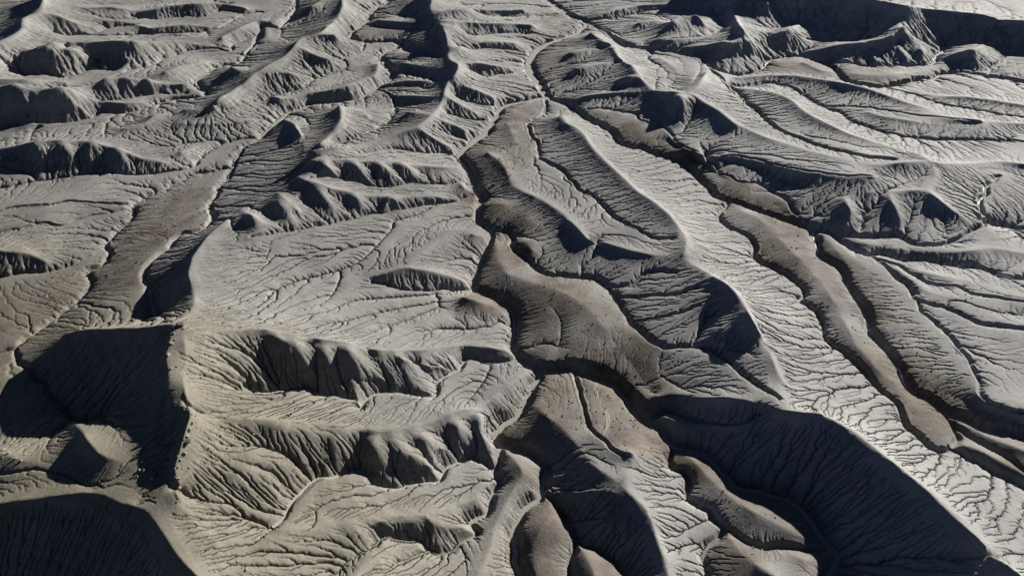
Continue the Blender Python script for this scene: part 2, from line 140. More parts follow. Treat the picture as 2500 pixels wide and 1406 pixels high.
# crest lines: points, steepness of the flanks
RIDGES = [
 ([(5.1,175.8,1),(5.4,171.7,0.7),(5.6,166.9,1.2),(7.7,162.8,2.7),(9.8,158.8,4.3),(11.8,155.6,5.2),(14,153.4,5),(16,151.1,5),(17.9,148.5,5),(19.5,145.5,5),(21.1,142.5,5),(22.8,139.8,5.3),(24.3,136.8,6),(25.9,134,6.8),(27.7,131.9,7.2),(29.5,129.8,7.5),(31.2,127.9,7.5),(32.9,125.7,7.8),(34.4,123.6,8),(35.9,121.7,8),(37.4,120.1,7.7),(38.5,118,7.3),(39.3,115.6,6.8),(39.7,112.7,6.3),(40.2,110.1,5.8),(40.8,107.6,5.3),(41.2,105.2,4.8),(41.5,102.9,4.5),(41.7,100.4,4.5),(41.7,97.7,4.7),(41.7,96.3,4.8)],0.45),
 ([(18.3,127.9,3.2),(20.6,127.6,4),(23,127.2,5),(25.3,126.6,5.8),(27.5,125.8,6.5),(29.8,125.2,7)],0.5),
 ([(20,117.5,1.2),(22.3,117.4,2),(24.6,117.2,3),(26.8,117,4),(29.1,117,4.7),(31.3,117,5.3),(33.6,117.1,5.8)],0.5),
 ([(11,127.6,0.7),(11.7,123.9,1.2),(11.2,120.6,2),(9.6,117.9,2.8),(8.1,115.8,2.8),(6.9,113.5,2.3),(5.7,111.2,1.8),(5.8,108.7,1.5),(5.9,106,1.5),(6,103.4,1.5),(6.1,102.1,1.5)],0.36),
 ([(19.4,110,1.8),(20.2,107.2,2.8),(21.1,104.7,3.5),(21.9,101.6,4.2),(22.6,98.6,4.8)],0.5),
 ([(26.1,176.6,1.2),(28.7,173.8,1.5),(31.3,171.2,1.7),(33,167.5,2),(34.7,164.2,2),(36.7,161.9,1.7),(38.6,159.5,1.5),(40.5,157,1.5),(42.3,154.5,1.5),(44.1,152.1,1.5),(45.9,150.1,1.5),(47.7,148.2,1.3),(48.6,147.3,1.2)],0.26),
 ([(47.6,141.5,1.3),(44.6,139.8,2.5),(41.7,137.9,3.8),(38.9,135.4,5.2),(36.2,132.7,6.7),(33.7,129.5,7.7),(32,126.8,7.7)],0.4),
 ([(53.6,145.4,0.5),(55.2,143,1),(56.7,140.6,1.7),(58.1,138.1,2),(59.4,135.5,2),(60.7,133,2),(62.2,130.8,2),(63.5,128.7,2.3),(64.9,126.7,2.5),(66.3,124.6,2.8),(67.9,123,3.2),(69.5,121.4,3.5),(71.3,120.1,3.3),(73.2,119,3),(75.1,117.8,2.8),(77.2,116.6,2.5),(79.2,115.4,2.3),(81.2,114.3,2),(82.2,113.7,2)],0.28),
 ([(61.4,113.7,2),(62.1,111.3,2.5),(62.7,108.9,3.2),(63.6,106.8,3.8),(64.9,105.1,4.2),(66,103.3,4.8),(67.7,101.8,5),(69.5,100.4,5),(70.4,99.7,5)],0.4),
 ([(73.5,108.3,2.5),(75.6,107.7,2.5),(77.6,107,2.7),(79.6,106.3,2.8),(82,106.3,2),(84.5,106.3,1.2),(85.6,106.1,1)],0.4),
 ([(-1.3,143.6,1.7),(1.1,140.3,2.5),(2.6,136.9,3.2),(3.1,134.2,2.7),(1.4,131.4,2.5),(-0,128.6,2.2),(-1.4,125.7,2),(-2.6,122.7,2),(-3.9,119.9,2),(-5,117.1,2),(-5.4,114.2,2.3),(-5.8,111.4,2.7),(-6.5,108.4,3.2),(-7.3,105.3,3.7),(-8.4,102.4,4.3),(-9.8,99.8,4.8)],0.4),
 ([(-7,262.8,1.1),(-6.6,255.4,1.8),(-6.2,248.7,2.1),(-3.9,241.9,3),(-1.7,235.7,3.5),(1.7,233.6,3.4),(5.1,231.3,3.6),(8.4,228.9,4),(11.7,226.7,4.3),(14.9,224.3,4.8),(18,221.8,5.5),(21.2,219.5,6),(23.8,216.6,6),(26.3,213.6,6),(28.8,210.8,6),(30.9,207.2,6),(32.5,203.1,6),(34.2,199.4,5.7),(35.8,196.2,5),(37.5,193.4,4.3),(39.1,190.3,4),(40.7,187.2,3.7),(42.2,184.1,3),(43.6,180.4,2.5),(44.8,176.7,2.2),(46.3,173.8,2),(47.8,170.9,2),(49.2,168,2)],0.28),
 ([(48.7,166.1,4),(51.5,166.6,4),(54.2,166.6,4.5),(57.1,165.6,5),(59.7,164.1,6),(62.3,162.6,7),(64.8,161.5,8),(67.2,160.8,9),(69.6,160.1,10),(72,159.1,10.5),(74.6,158.6,10.5),(77,157.3,11),(79.7,156.1,11),(82,154.8,11.5),(84,153,12.5),(85.7,150.8,14),(88,149.8,14.5),(90.2,149,15),(92.5,148.3,15.5),(95,148,15.5),(95.9,147.4,16)],0.7),
 ([(11.9,185.6,2),(14.9,185.9,2),(17.9,186.3,2),(20.9,186.5,2.2),(23.8,186,2.5),(26.7,185.5,2.5),(29.6,184.7,2.7),(32.4,183.4,2.7),(35.2,181.5,2.5),(37.9,179.6,2.3),(40,176.8,2),(42,173.8,2),(43.9,170.6,2.3),(45.5,167.2,2.3),(47.2,164.2,2)],0.55),
 ([(48,160,1.2),(50.4,158.3,1.8),(52.9,157,2.2),(55.2,155.5,2.7),(57.6,154.1,3),(60.1,153.1,3),(62.5,152.1,3),(64.9,151.1,3.2),(67.2,149.9,3.5),(69.4,148.4,3.8),(71.5,146.7,4.3),(73.6,145.1,4.8)],0.45),
 ([(-11.9,293,2),(-7.9,292.5,3.1),(-3.9,290.8,3.8),(0,289,3.4),(3.1,283.7,3.4),(6.1,278.6,3.5),(9.4,274.4,3.5),(13.1,270.9,3.5),(14.9,269.1,3.6)],0.35),
 ([(2.2,261.3,2.1),(4.3,260.6,2.6),(6.4,259.8,3.2),(7.7,256.3,3.4),(9,253.1,3.4)],0.5),
 ([(-13.3,345.5,3.6),(-9.6,339.2,3.9),(-6,332.5,4.6),(-3.4,324.7,4.9),(-1.7,316.6,4.6),(0,309.1,4.1),(5,301.4,5.1),(9.6,295.9,6),(11.8,293.7,6.2)],0.3),
 ([(-2.4,384.6,2.1),(-0.5,372.5,2.7),(1.4,363.2,2.2),(1.8,353.2,2.2),(0.9,343.4,2.2),(0,334.1,2.3)],0.2),
 ([(11.8,294.4,5.8),(15.6,289.1,6.3),(19.2,283.8,6.7),(22.4,279,6.8),(25,273.2,7.4),(27.5,266.9,8.3),(30,261.2,8.4),(32.6,256.3,8.1),(36.9,254.4,7.7),(40.7,252.1,7.8),(44.1,250.3,7.8),(47.2,247.8,8.3),(50.5,246,8.4),(53.7,244.3,8.7),(56.9,242.8,8.9),(60.2,241.6,8.9),(63.5,241,8.9),(66.6,239.7,9.4),(69.7,238.4,9.9),(72.5,235.1,10),(74.9,231.2,10.6),(77.2,227,11.6),(79.6,223.5,12.2)],0.31),
 ([(78.9,221.5,13.7),(80.8,218.1,14.3),(82.3,213.8,15.6),(83.6,209,16),(85,205.3,15.5),(85.7,201,15.5),(85.8,195.4,16.6),(86.4,191,16.5),(87.5,187.7,15.5),(88,186.1,15)],0.55),
 ([(90.4,191.2,10.5),(90.1,186.2,11),(89.9,181.4,11.5),(89.6,176.8,12),(89.5,172.7,12),(89.7,169.3,11.5),(90.4,166.2,11),(91.6,163.3,10.5),(92.7,160.4,10),(94.5,158.8,9.5),(96,156.7,9.5),(97.8,155.1,9)],0.3),
 ([(94.1,149.2,15.5),(96.4,148,15),(98.3,146.3,15),(100,144.5,15),(101.5,142.7,15),(103.2,141.3,14.5),(104.6,139.5,14.5),(105.9,137.6,14.5),(107.1,135.7,14.5),(107.9,133.5,15),(109.1,131.7,15),(109.9,129.5,15.5),(111,127.6,15.5),(112.1,125.8,15.5),(112.8,123.6,16),(113.8,121.8,16),(114.4,119.6,16.5),(115.2,117.6,16.5),(116,115.5,16.5),(116.4,113.1,17),(117.1,111.2,17),(117.6,109,17.5),(118.1,107.1,18),(118.5,105.1,18.5),(119,103.2,19),(119.4,101.4,19.5),(119.6,99.1,20.5),(120.1,97.2,21),(120.2,95,22),(120.7,93.2,22.5),(120.8,91.1,23.4),(121.4,89.4,23.7),(122,87.8,24)],0.66),
 ([(75.9,199.6,11.2),(76.6,194.4,11.7),(75.7,190.8,11.3),(73.3,189,10),(72,187.7,9.7)],0.5),
 ([(92.3,111.7,0.7),(94.1,111.1,1.5),(95.8,110.4,2.5),(97.5,109.7,3.5),(99.3,109.2,4.3),(101.1,108.5,5),(102.6,107.6,6),(104.1,106.7,7),(105.8,106,7.7),(107.4,105.3,8.5),(108.8,104.4,9.5),(110.4,103.7,10.3),(112,103.1,11),(113.4,102.3,12),(114.8,101.5,12.8),(116.3,100.8,13.5),(117.6,99.9,14.3),(119.1,99.1,15),(120.3,98.1,16),(121.7,97.2,16.8),(120.6,94.2,22)],0.5),
 ([(32.6,256.3,8.1),(36.1,255.9,5.5),(39.1,251.6,5.5),(41.4,247.2,5.6),(43.8,242.9,5.7),(46.3,238.3,5.8),(49.1,233.4,5.8)],0.3),
 ([(28.7,387.1,6.1),(31.5,374.1,7),(36.9,367.8,7),(40.7,354.5,7.4),(42.7,343.1,7.7),(45.5,334.6,7.9),(48.2,325.6,8.4),(50.8,318.4,8.8),(53.4,311.9,8.9),(55.8,305.6,9.1),(58,299.6,9.2),(59.9,293,9.8),(63,287.4,10.3),(66.2,282.5,10.4),(68.4,277.4,10.5),(70.6,272.3,10.7),(72.3,267.3,10.4),(73.5,262.4,9.7),(75.1,257.2,9.3),(74.2,247.8,10.7),(71.6,240.2,11),(69.7,238.4,9.9)],0.38),
 ([(50.2,408.6,1.3),(54.5,401.1,1.5),(58.7,394.5,1.5),(63,389.8,1.6),(67.2,384.9,1.9),(71.3,380,2.2),(75.3,374.8,2.4),(79.2,369.6,2.4),(83.1,364.8,2.2),(87,360.4,1.8),(90.6,355.1,1.7),(94.1,349.7,1.5),(97.4,343.9,1.5),(100.3,338.1,1.5),(102.8,332.4,1.5),(105.2,326.7,1.6),(107.5,321,1.7),(110.2,316.6,2),(113,312.7,2),(115.7,308.9,2),(118.4,305.2,2),(121.2,302,1.8),(124.2,297.9,1.7),(127.1,294,1.5),(128.5,292.2,1.4)],0.22),
 ([(104.8,295.7,0.4),(107.6,292.2,0.8),(110.1,288,1.7),(112.7,284.5,2.1),(115.5,281.5,2.4),(116.8,276.3,2.4),(118.2,271.7,2.2),(119.3,266.5,2.5),(120.2,261.1,2.9),(121.4,256.4,2.9),(122.6,251.9,3),(123.7,247.5,3),(125,243.4,2.6),(126.1,239.1,2.4),(127.1,234.6,2.5),(128,230.2,2.5),(128.1,225,3),(127.9,220,3.2),(128.3,216,2.7),(128.4,211.8,2.5),(128,206.8,3),(127.7,201.8,3.2),(127.4,197.1,3.2),(127.2,192.6,3.2),(127.9,189.1,3.2),(128.6,185.8,3.2),(129.2,182.5,3.2),(130,179.5,3),(131.3,176.8,2.5),(132.6,174.2,2.2),(133.9,171.4,2),(134.8,168.4,2),(135.5,165.4,2),(136.1,162.5,2),(136.8,159.6,2),(137.6,157.1,2),(138.1,154.2,2.3),(138.7,151.6,2.5),(139,150.4,2.5)],0.2),
 ([(142.4,264.1,1.4),(142.8,258.4,1.7),(143.4,253.1,1.9),(143.9,248.2,1.6),(144,242.8,1.4),(144,237.6,1.3),(144.2,232.7,1),(143.8,226.8,1.3),(143.4,221.2,1.5),(143.3,216,1.5),(143.3,211.6,1.5),(143.1,207,1.7),(143,202.5,1.8),(143.2,198.8,1.5),(143.4,194.8,1.5),(143.8,191.1,1.5),(144.2,187.4,1.5),(144.5,183.7,1.7),(144.6,179.9,2),(145.8,176.9,2.2),(146.9,174,2.3),(148.3,171.6,2),(149.8,169.3,1.7),(151.5,167.5,1.8),(153.1,165.8,2),(154.7,164.1,2.2),(156.2,162.2,2.5),(158.1,160.8,2.3),(159.9,159.5,2.2),(161.7,158,2.5),(163.8,156.9,2.5),(166.2,156.1,2.2),(168.5,155.2,2)],0.22),
 ([(167.1,252.8,1.4),(170.1,251.7,1.7),(173.2,250.7,1.9),(176.3,249.8,2),(179.2,248.5,2.4),(182.3,247.6,2.4),(185.2,246.5,2.5),(188,245.1,2.9),(189.5,244.7,2.9)],0.3),
 ([(162.8,240,3.1),(163.8,235.5,3.4),(164.9,231.4,3.6),(165.8,227.1,4),(167,223.4,4),(169.6,222.1,4),(172.3,220.7,4),(174.9,219.4,4),(177.5,218.1,4),(179.8,216.2,4),(182.1,214.3,4),(184.3,212.4,4),(186.5,210.5,4),(189.4,209.9,4),(192.2,209.3,4),(195.1,208.7,4),(197.9,208.1,4),(200.7,207.6,4)],0.3),
 ([(170.5,238.1,3.4),(173,236.4,3.7),(175.7,234.8,3.9),(178.5,233.6,3.9),(181.3,232.3,3.9),(184.1,231.2,3.9),(187,230.3,4),(189.9,229.3,4),(192.7,228.4,4),(195.6,227.5,4),(198.6,226.9,4),(201.7,226.4,4),(204.7,225.8,4),(207.7,225.3,4),(210.7,224.7,4)],0.3),
 ([(150.1,264.8,0.9),(153,263,1.4),(155.8,261,2),(158.7,259.5,2.3),(162,258.5,2.3),(165.2,257.5,2.3),(168.2,256.3,2.5),(171.1,254.8,2.8),(174.3,253.8,2.8),(177.3,252.8,3.1),(180.5,252.2,3.4),(183.6,251.5,3.7),(186.8,250.9,4),(189.9,250.3,4.3),(193.1,249.9,4.8),(196.5,249.9,5.3),(200,250.2,5.6),(203.9,250.9,5.6),(207.9,251.6,5.5),(210.9,250.6,5.6),(213.9,249.7,5.6),(216.9,248.7,5.6),(219.9,247.8,5.6),(222.8,246.9,5.6)],0.35),
 ([(141.6,147.7,2.7),(143.1,146,3.3),(145,144.7,3.5),(146.7,143.3,3.8),(148.2,141.8,4),(149.6,140.2,4),(151,138.6,4),(152.3,137,4),(153.9,135.6,4),(155.6,134.4,4),(157.4,133.1,4),(158.3,132.5,4)],0.4),
 ([(148.2,155.2,2),(149.9,153.3,2.2),(151.4,151.3,2.5),(152.9,149.3,2.8),(154.4,147.6,3.2),(156,146,3.7),(157.5,144.4,4.2),(159,142.9,4.7),(160.6,141.5,5),(161.5,140.9,5)],0.4),
 ([(57.7,529.3,8.6),(62.1,519.5,8.3),(65.7,504.7,9.9),(69.8,492.7,10.5),(71.3,479.6,10.4),(73,467.8,10.3),(77.3,460.5,10.2),(80,450.5,10.1),(81.3,438.1,9.9),(83.3,427.6,9.5),(85.6,418.8,8.6)],0.4),
 ([(85.6,418.8,8.6),(89.4,412.1,10.5),(93.7,408,11.2),(98.2,405.4,11.9),(102.9,404.1,12),(107.3,400.7,11.9),(111.1,394.7,11.8),(114.7,388.6,11.7),(118.2,382.7,11.6),(120.4,375.4,11.5),(122.6,368.6,11.2),(123.7,365.4,11)],0.58),
 ([(123.7,365.4,11),(128.9,364.3,9),(132.4,358.8,9),(135.7,353.2,9.4),(139.3,349.2,9.5),(142.9,346.1,9.4),(146.4,343.2,9.4),(149.4,339.7,9.7),(152.6,336.5,9.9),(155.6,333.4,10),(158.7,330.3,10.5),(161.8,327.5,10.8),(165.1,325.2,10.8),(168.7,322.9,10.9),(172.6,320.5,10.9),(176.5,318.1,11),(180.8,316.7,11.3),(185.1,315.3,11.6),(189.8,315.7,12.3),(194.4,315.9,13.1),(199,316.4,13),(203.7,317.1,12.7),(208.7,318.1,12.3),(211.1,318.5,12.2)],0.36),
 ([(85.6,418.8,8.6),(80.2,418.4,7.6),(75,419.9,7),(69.8,421,6.4),(64.3,421.5,5.9),(58.5,421.6,5.3),(52.7,421.3,4.9),(47.3,420.6,4.3),(42.3,420.8,2.8),(37.1,420,1.7)],0.45),
 ([(79.4,456.9,10.2),(74.2,465.5,7.6),(67.7,465.9,7.6),(61.5,464.8,7.6),(55.4,463.7,7.6),(49.5,461.3,7.6),(43.6,459,7.6),(40.7,457.9,7.6)],0.45),
 ([(71.9,487.8,10.5),(67.2,496.3,7),(61.1,494.6,7),(55,493,7),(49,491.2,6.9),(43,489.2,6.9),(40,488.2,6.9)],0.42),
 ([(127.7,449.9,9.2),(117.1,422.5,13.1),(111.6,411.5,13),(105.4,403.7,12)],0.5),
 ([(102.3,483.5,5.1),(106.2,473.3,5.1),(109.5,460.9,5),(108,447.9,5),(102.4,436.5,4.9)],0.3),
 ([(145.9,428.2,6.4),(150.2,423.3,7.5),(154.4,418.8,8.6),(157.8,413.5,9.6),(161.2,408.5,10.5),(163.8,401.9,11.3),(165.8,394.4,11.6),(166.9,385.8,11.3),(168.7,378.2,11.3),(171.4,371.9,11.4),(174.3,366.4,11.3),(177.1,361.8,11.2),(180.1,357.9,10.9),(183,353.7,10.7),(186.2,350.4,10.6),(189.4,347.1,10.6),(192.9,344.3,10.2),(196.5,342.1,10.1),(199.8,339.5,10.1),(203.3,336.9,10.2),(206.7,333.9,10.4),(209.5,330,11.1),(209.4,322.9,12.3),(210.4,317.5,12.7),(216.1,316.4,12.1),(221.7,317.8,11.4),(227.4,319.3,10.6),(232.8,320.2,10.1),(238.5,321.8,9.6),(244.1,323.1,9.2),(249,323.5,9.3),(252.4,322.4,9.6),(255.7,321,10),(258.5,319.1,10.6),(260,318.3,10.9)],0.38),
 ([(108,338.7,3.5),(111.9,335.1,3.9),(115.8,331.6,4.3),(119.3,328,4.7),(122.8,325.3,4.6),(126.5,323,4.3),(129.8,319.8,4.3),(133.1,316.3,4.3),(136.2,312.6,4.5),(139.4,308.4,4.9),(142.5,304.1,5.4),(145.6,300.7,6.1),(148.7,297.6,6.7),(152.7,295.5,6.9),(156.7,293.7,7.1),(160.8,293.3,7.8),(165.1,293.2,8.3),(169.1,292.8,9),(173,292.4,9.4),(177.1,292.5,9.5),(181.1,292.3,9.8),(185.1,292.2,10),(188.9,292.2,10.6),(192.8,292.4,10.9),(197.5,293.8,10.6),(204.4,301.8,10.6),(208.7,309.4,11.4),(211.1,318.5,12.2)],0.38),
 ([(158.8,293.6,7.4),(157,284.7,8.1),(157.1,279,6.7),(155.1,274.1,4.8),(153.2,271.5,4.3)],0.6),
 ([(179.1,292.4,9.6),(177.3,284.3,9.6),(177.9,279,8.3),(177.5,274.2,6.9),(176.3,269.5,5),(174.7,266.3,4.3)],0.55),
 ([(197.5,293.8,10.6),(197.3,287.3,11.5),(198.5,283,11.1),(200.5,280,9.9),(202.6,277.4,8.9),(204.7,274.8,7.9),(207.1,272,6.7),(208.2,270.1,6.3)],0.5),
 ([(145.6,300.7,6.1),(139.7,292.6,4.6),(136.5,287.5,3.1),(137.3,280.2,2)],0.5),
 ([(148.4,451,3.3),(154.2,452.6,3.3),(159.8,453.5,3.6),(165.6,454.8,3.7),(171.1,454.3,3.9),(176.4,453.1,4.3),(181.4,451.1,5),(186.5,449.5,5.5),(190.8,445.9,6.2),(195,442.3,6.9),(199.3,439.1,7.4),(203.3,435.2,8.2),(207.1,430.6,9),(211.1,426.3,9.4),(215.8,424,9.1),(219.9,421.4,8.9),(223.9,417.4,8.7),(227.7,412.3,8.4),(231.1,408.7,8.1),(234.3,404.8,7.9),(237.3,400.7,7.9),(240.4,397.2,7.8),(243.7,394.1,7.6),(247.1,391.2,7.4),(250.1,387.9,7.3),(253.5,384.9,7.5),(257.5,383,7.8),(261.6,381,8),(266,379.6,8),(268.9,376.5,8.5),(271.5,373.2,9.1),(275.2,371.3,9.1),(279.5,370.8,9.1),(283.7,370.1,9.2),(287.6,369.1,9.4),(289.8,368.9,9.4)],0.4),
 ([(252.5,430,2.9),(256,426.6,3.3),(259.5,423.3,3.7),(262.9,419.9,4.1),(266.7,417.3,4.8),(271.1,415.6,5.6),(275.6,414.2,6.2),(280,412.7,6.6),(283.9,410.6,6.9),(287.8,408.5,7.1),(291.7,406.3,7.2),(295.4,403.7,7.5),(299,401.2,7.7),(302.6,398.8,8),(306.2,396.3,8.2)],0.5),
 ([(210.2,391.6,6.2),(213,386.9,6.4),(216.4,383.6,6.6),(220.1,381.2,7),(223.9,379.1,7.2),(227.4,376.7,7.4),(231.1,374.6,7.5),(235.2,373.4,7.3),(239.5,372.3,7.3),(243.9,371.5,7.5),(248.7,371.3,7.5),(253.2,370.5,7.8),(257.9,370.3,8),(262.7,370.3,8.4),(267.5,370.4,8.8),(272.6,370.8,9.1),(276.8,370,9),(280.9,369.2,9),(285.1,368.4,9),(289.8,368.9,9.4)],0.45),
 ([(200.1,478.1,4.3),(203.2,470.5,4.2),(206.3,463.1,4.2),(211.8,462.7,3.6),(218.3,464.3,2.2),(223.1,462.4,2.2),(226.7,458.4,3.3),(231,455.8,3.9),(235.7,454,4.1),(240.6,452.9,4.1),(246.1,453.1,4.1),(252.1,454.5,4.2),(258.6,456.6,3.9),(264.8,458.4,3.7),(271.2,460.2,3.6),(277.8,462.6,3.3),(284.1,464.2,3.3),(290.9,466.6,3.1),(297.4,468.6,2.9),(303.1,468.8,2.9),(308,467.5,2.9),(312.4,465.5,3.2),(317,463.9,3.3),(321.7,462.3,3.5),(325.8,460.1,3.9),(330.1,458.2,4.2),(334.9,457,4.2),(339.7,455.9,4.2)],0.3),
 ([(153.4,624.3,26.6),(159.4,620.8,26.6),(165.5,617.4,26.6),(171.2,613.3,26.8),(176.8,608.7,27.1),(182.6,605.4,27.1),(187.8,600.2,27.5),(192.1,592.6,28.7),(195.6,583,30.2),(201.1,579.9,30.1),(208,580.5,29),(214.6,580.5,28),(221.2,580.5,27.1),(227.4,579.3,26.4),(233.1,576.8,26.1),(238.7,574.3,25.8),(243.9,571,25.6),(248.6,566.5,25.8),(252.9,561.6,26.1),(257.2,556.7,26.4),(261.2,551.2,26.9),(265.9,547.6,26.9),(271.1,545.1,26.6),(276.2,542.2,26.2),(281,538.9,26),(285.2,534.6,26.1),(291.5,533.9,25.6),(300.8,538.5,23.5),(309,541,22.1),(316,541.3,21.2),(321.9,540.4,20.9),(327.9,539.6,20.6),(333.1,537.7,20.5),(338.4,535.8,20.5),(343.6,533.9,20.5),(347.4,529.5,20.4),(351.2,525.1,20.3),(355.2,521.6,20.4),(359.6,519.1,20.7),(364.7,517.6,20.7),(369.3,515.6,20.8),(373.3,512.7,21.3),(376.9,509.4,21.8),(380.4,506.1,22.4),(384.3,503.3,22.9),(386.7,502.7,22.8)],0.75),
 ([(196.9,563.9,20.1),(197.5,556,15.4),(200.1,545.5,9.8),(202,540.4,8.3)],0.75),
 ([(235.1,556.8,13.3),(228.5,552.2,10.7),(222.6,550.9,8.7),(209.3,531.7,11.7),(197.8,518.5,12.9),(189.4,514.7,11.8)],0.75),
 ([(250.6,522.5,9.9),(255.6,526.2,12.2),(257.6,524.1,10.8),(259.6,522.1,9.4)],0.75),
 ([(280.1,510.3,19.6),(273.9,505,17.3),(268,501.4,15.2),(262.3,499.1,13.5),(256.4,498.6,12.7),(250.6,498,11.9),(244.5,497,11.3),(237.2,497,10.6),(230.7,497.1,9.5),(224.8,497.2,8.2),(219.3,498.1,6.5),(213.9,499.4,4.8),(208.4,500.6,3.5),(202.8,501.2,2.7),(196.5,500.2,2.6),(190,498.8,2.6)],0.72),
 ([(305.2,525.9,13.8),(305.5,516.2,10.3),(310.3,513.5,6.6),(312.5,510.9,5.4)],0.75),
 ([(274.9,506.1,8.8),(273.1,497.8,8.8),(272.2,491.3,8.1),(272.7,486.6,6.9),(273.2,482,5.7)],0.7),
 ([(251.4,497,8.5),(251,491.8,7.7),(251.3,487.8,6.5),(251.7,484.3,5.2),(251.5,479.7,4.3)],0.7),
 ([(291.6,506.1,8.8),(288.5,497.8,8.8),(285.6,489.7,8.7),(287.8,485.1,6)],0.7),
 ([(354.2,523.6,16.3),(346.3,513.2,12.1),(341.1,508.2,8.7),(325.4,489.8,10.7),(315.1,482.5,11.9),(309.6,482.3,10.7),(305,483,9),(302.5,483,8.2)],0.7),
 ([(354.2,523.6,16.3),(348.4,505.3,12),(352,500.9,9.3),(352.9,497.4,8.3)],0.7),
 ([(325.4,489.8,10.7),(318.2,475.2,8.2),(312.7,469.6,5.5),(310.2,466.5,3.1)],0.6),
 ([(171.3,571.5,13.3),(169.4,552.3,13.4),(163.5,511.1,18.3),(165.3,505.9,17)],0.75),
 ([(139.9,545.4,16.7),(142.1,538.2,14.7),(144.8,534.5,12),(148.9,534.3,9.7),(152.1,531.1,8.3)],0.75),
 ([(118.4,533.6,14.7),(126.3,543.6,14.8),(134.1,549.7,14.9),(139.9,545.4,16.7)],0.7),
 ([(77.2,535.7,2.5),(82.2,526.7,3.6),(87.1,518.7,4.3),(93.5,514.8,4.4),(100,511.8,4.2),(106.2,509.5,4.2),(111.8,507.1,4.7),(117.3,504.3,5.2),(123.1,501.7,6.3),(129.1,499.1,7.7),(135.1,496.9,9.1),(141,494.8,10.6),(146.8,493.1,11.9),(153.4,494,12.4),(159.9,495.8,12.4),(166.9,499.4,11.8),(174.7,504.8,10.6),(182.1,508.9,9.9),(188.8,510.9,9.8),(195.1,512.3,9.8),(201.4,513.7,9.8)],0.75),
 ([(97.6,552.3,7.3),(104.1,554,7.3),(110.7,555.6,7.3),(117.3,557.2,7.3),(123.3,555.6,7.3),(129.4,554,7.3),(135.4,552.3,7.3)],0.4),
 ([(62.9,582.7,1.1),(69.7,586.2,2.2),(76.5,588.7,3.6),(83.5,592.2,4.7),(90.5,595.4,5.2),(97.7,599.1,5.5),(104.8,602.2,6),(111.4,601.7,6.4),(118.2,601.8,6.8),(124.8,601.2,7.2),(131.5,601.2,7.6)],0.6),
 ([(-68.8,623.9,17),(-66.7,600.3,16.8),(-65.4,584.7,14.8),(-63.4,561.8,13.1),(-56.8,545,10.8),(-49.7,513.6,15.7),(-46.5,503.3,12.7),(-45.1,488.3,10.3),(-41.4,463.7,11.5),(-34.4,447.4,13.7),(-36.1,432.5,12.6),(-39.7,428.4,10.5),(-41,416.5,9.7),(-41.6,402.3,9.2),(-43.4,391,8.8),(-45.8,378.2,10),(-49.3,368.8,10.4),(-53.1,362.4,10.3),(-57.4,358.8,9.9),(-62.1,355.8,9.2),(-67.1,351.5,9.3),(-71.5,347.7,9.9),(-75.8,343.9,10.5),(-79.9,339.9,11.2),(-83.6,336.7,12.2),(-86.6,331.4,14.1),(-89.9,327.7,15.3),(-94.1,326.4,15.4),(-98.5,325.2,15.4),(-102.9,323.9,15.4),(-105.2,323.3,15.4)],0.66),
 ([(-49.7,513.6,15.7),(-42.3,521.9,14.4),(-37.1,535.8,10.5),(-31.2,541,9.3),(-25,542.4,8.2),(-18.7,544.2,6.9),(-12.5,545.2,5.9),(-6.3,546.3,4.9),(0,548.4,3.6),(3.1,548.4,3.3)],0.72),
 ([(-34.4,447.4,13.7),(-29.4,465.1,7.8),(-23.1,466.9,7.8),(-17.2,465.4,7.5),(-11.2,466,6.4),(-5.4,467.6,4.8),(0.4,471.3,2.2),(3.4,471.6,1.5)],0.72),
 ([(-41.5,425.8,9.7),(-35.9,426.1,8.9),(-30.3,426,8.3),(-25.3,423.4,7.5),(-20.4,421.6,6.4),(-15.3,419.9,5),(-10.2,418.2,3.6)],0.72),
 ([(-45,480.8,10.1),(-37.5,486.1,11),(-32.4,507.1,6.1),(-26.6,509.9,6),(-20.8,512.7,5.8),(-14.9,515.5,5.7),(-9,516.2,5),(-3,516.5,4.5),(3,517,4)],0.7),
 ([(-60.1,553.5,11.9),(-53.6,558.7,13.9),(-47.5,561.4,13.9),(-41.3,564.1,13.9),(-35.4,570.9,11.8),(-29.8,586.7,7),(-23.2,587.8,6.5),(-16.6,588.4,6.1),(-10,590,6),(-3.3,591.1,6),(3.3,593.9,5.5),(10.1,596.1,5.2)],0.7),
 ([(-56.8,545,10.8),(-50.3,538.9,12.8),(-43.4,536.7,13.3),(-36.9,540.8,11.8),(-30.9,543.2,10.8),(-24.9,545.5,9.8),(-18.7,547.8,8.9),(-12.5,549.7,8),(-6.3,551.2,7.4),(0,554.3,6.2),(6.3,554.7,5.9),(12.7,555.1,5.6),(15.8,555.3,5.5)],0.7),
 ([(-47.5,373.6,10.1),(-42.7,375.1,7.8),(-37.4,377.4,6.3),(-32,375.6,4.9),(-26.5,373.1,3.2),(-23.6,370.7,2.6)],0.72),
 ([(-53.1,362.4,10.3),(-47.6,359.7,8.2),(-43,358,6),(-38.4,355.7,3.9),(-33.1,353.9,1.8),(-30.4,352.2,1.2)],0.75),
 ([(-40.6,407.8,9.5),(-36,403.3,8.7),(-31.6,401.1,7),(-27,399.3,4.9),(-22.1,396.8,3.1)],0.66),
 ([(-81.2,530.8,2.9),(-72.6,519.3,5.2),(-64.7,509.8,7.3),(-57.5,503.4,8.9),(-50.7,499.3,9.7)],0.6),
 ([(-77.4,477.6,4.5),(-70.7,473.2,4.9),(-64,468.9,5.4),(-57.6,463.6,6.4),(-51.6,457.9,7.6),(-45.7,452.6,8.7)],0.66),
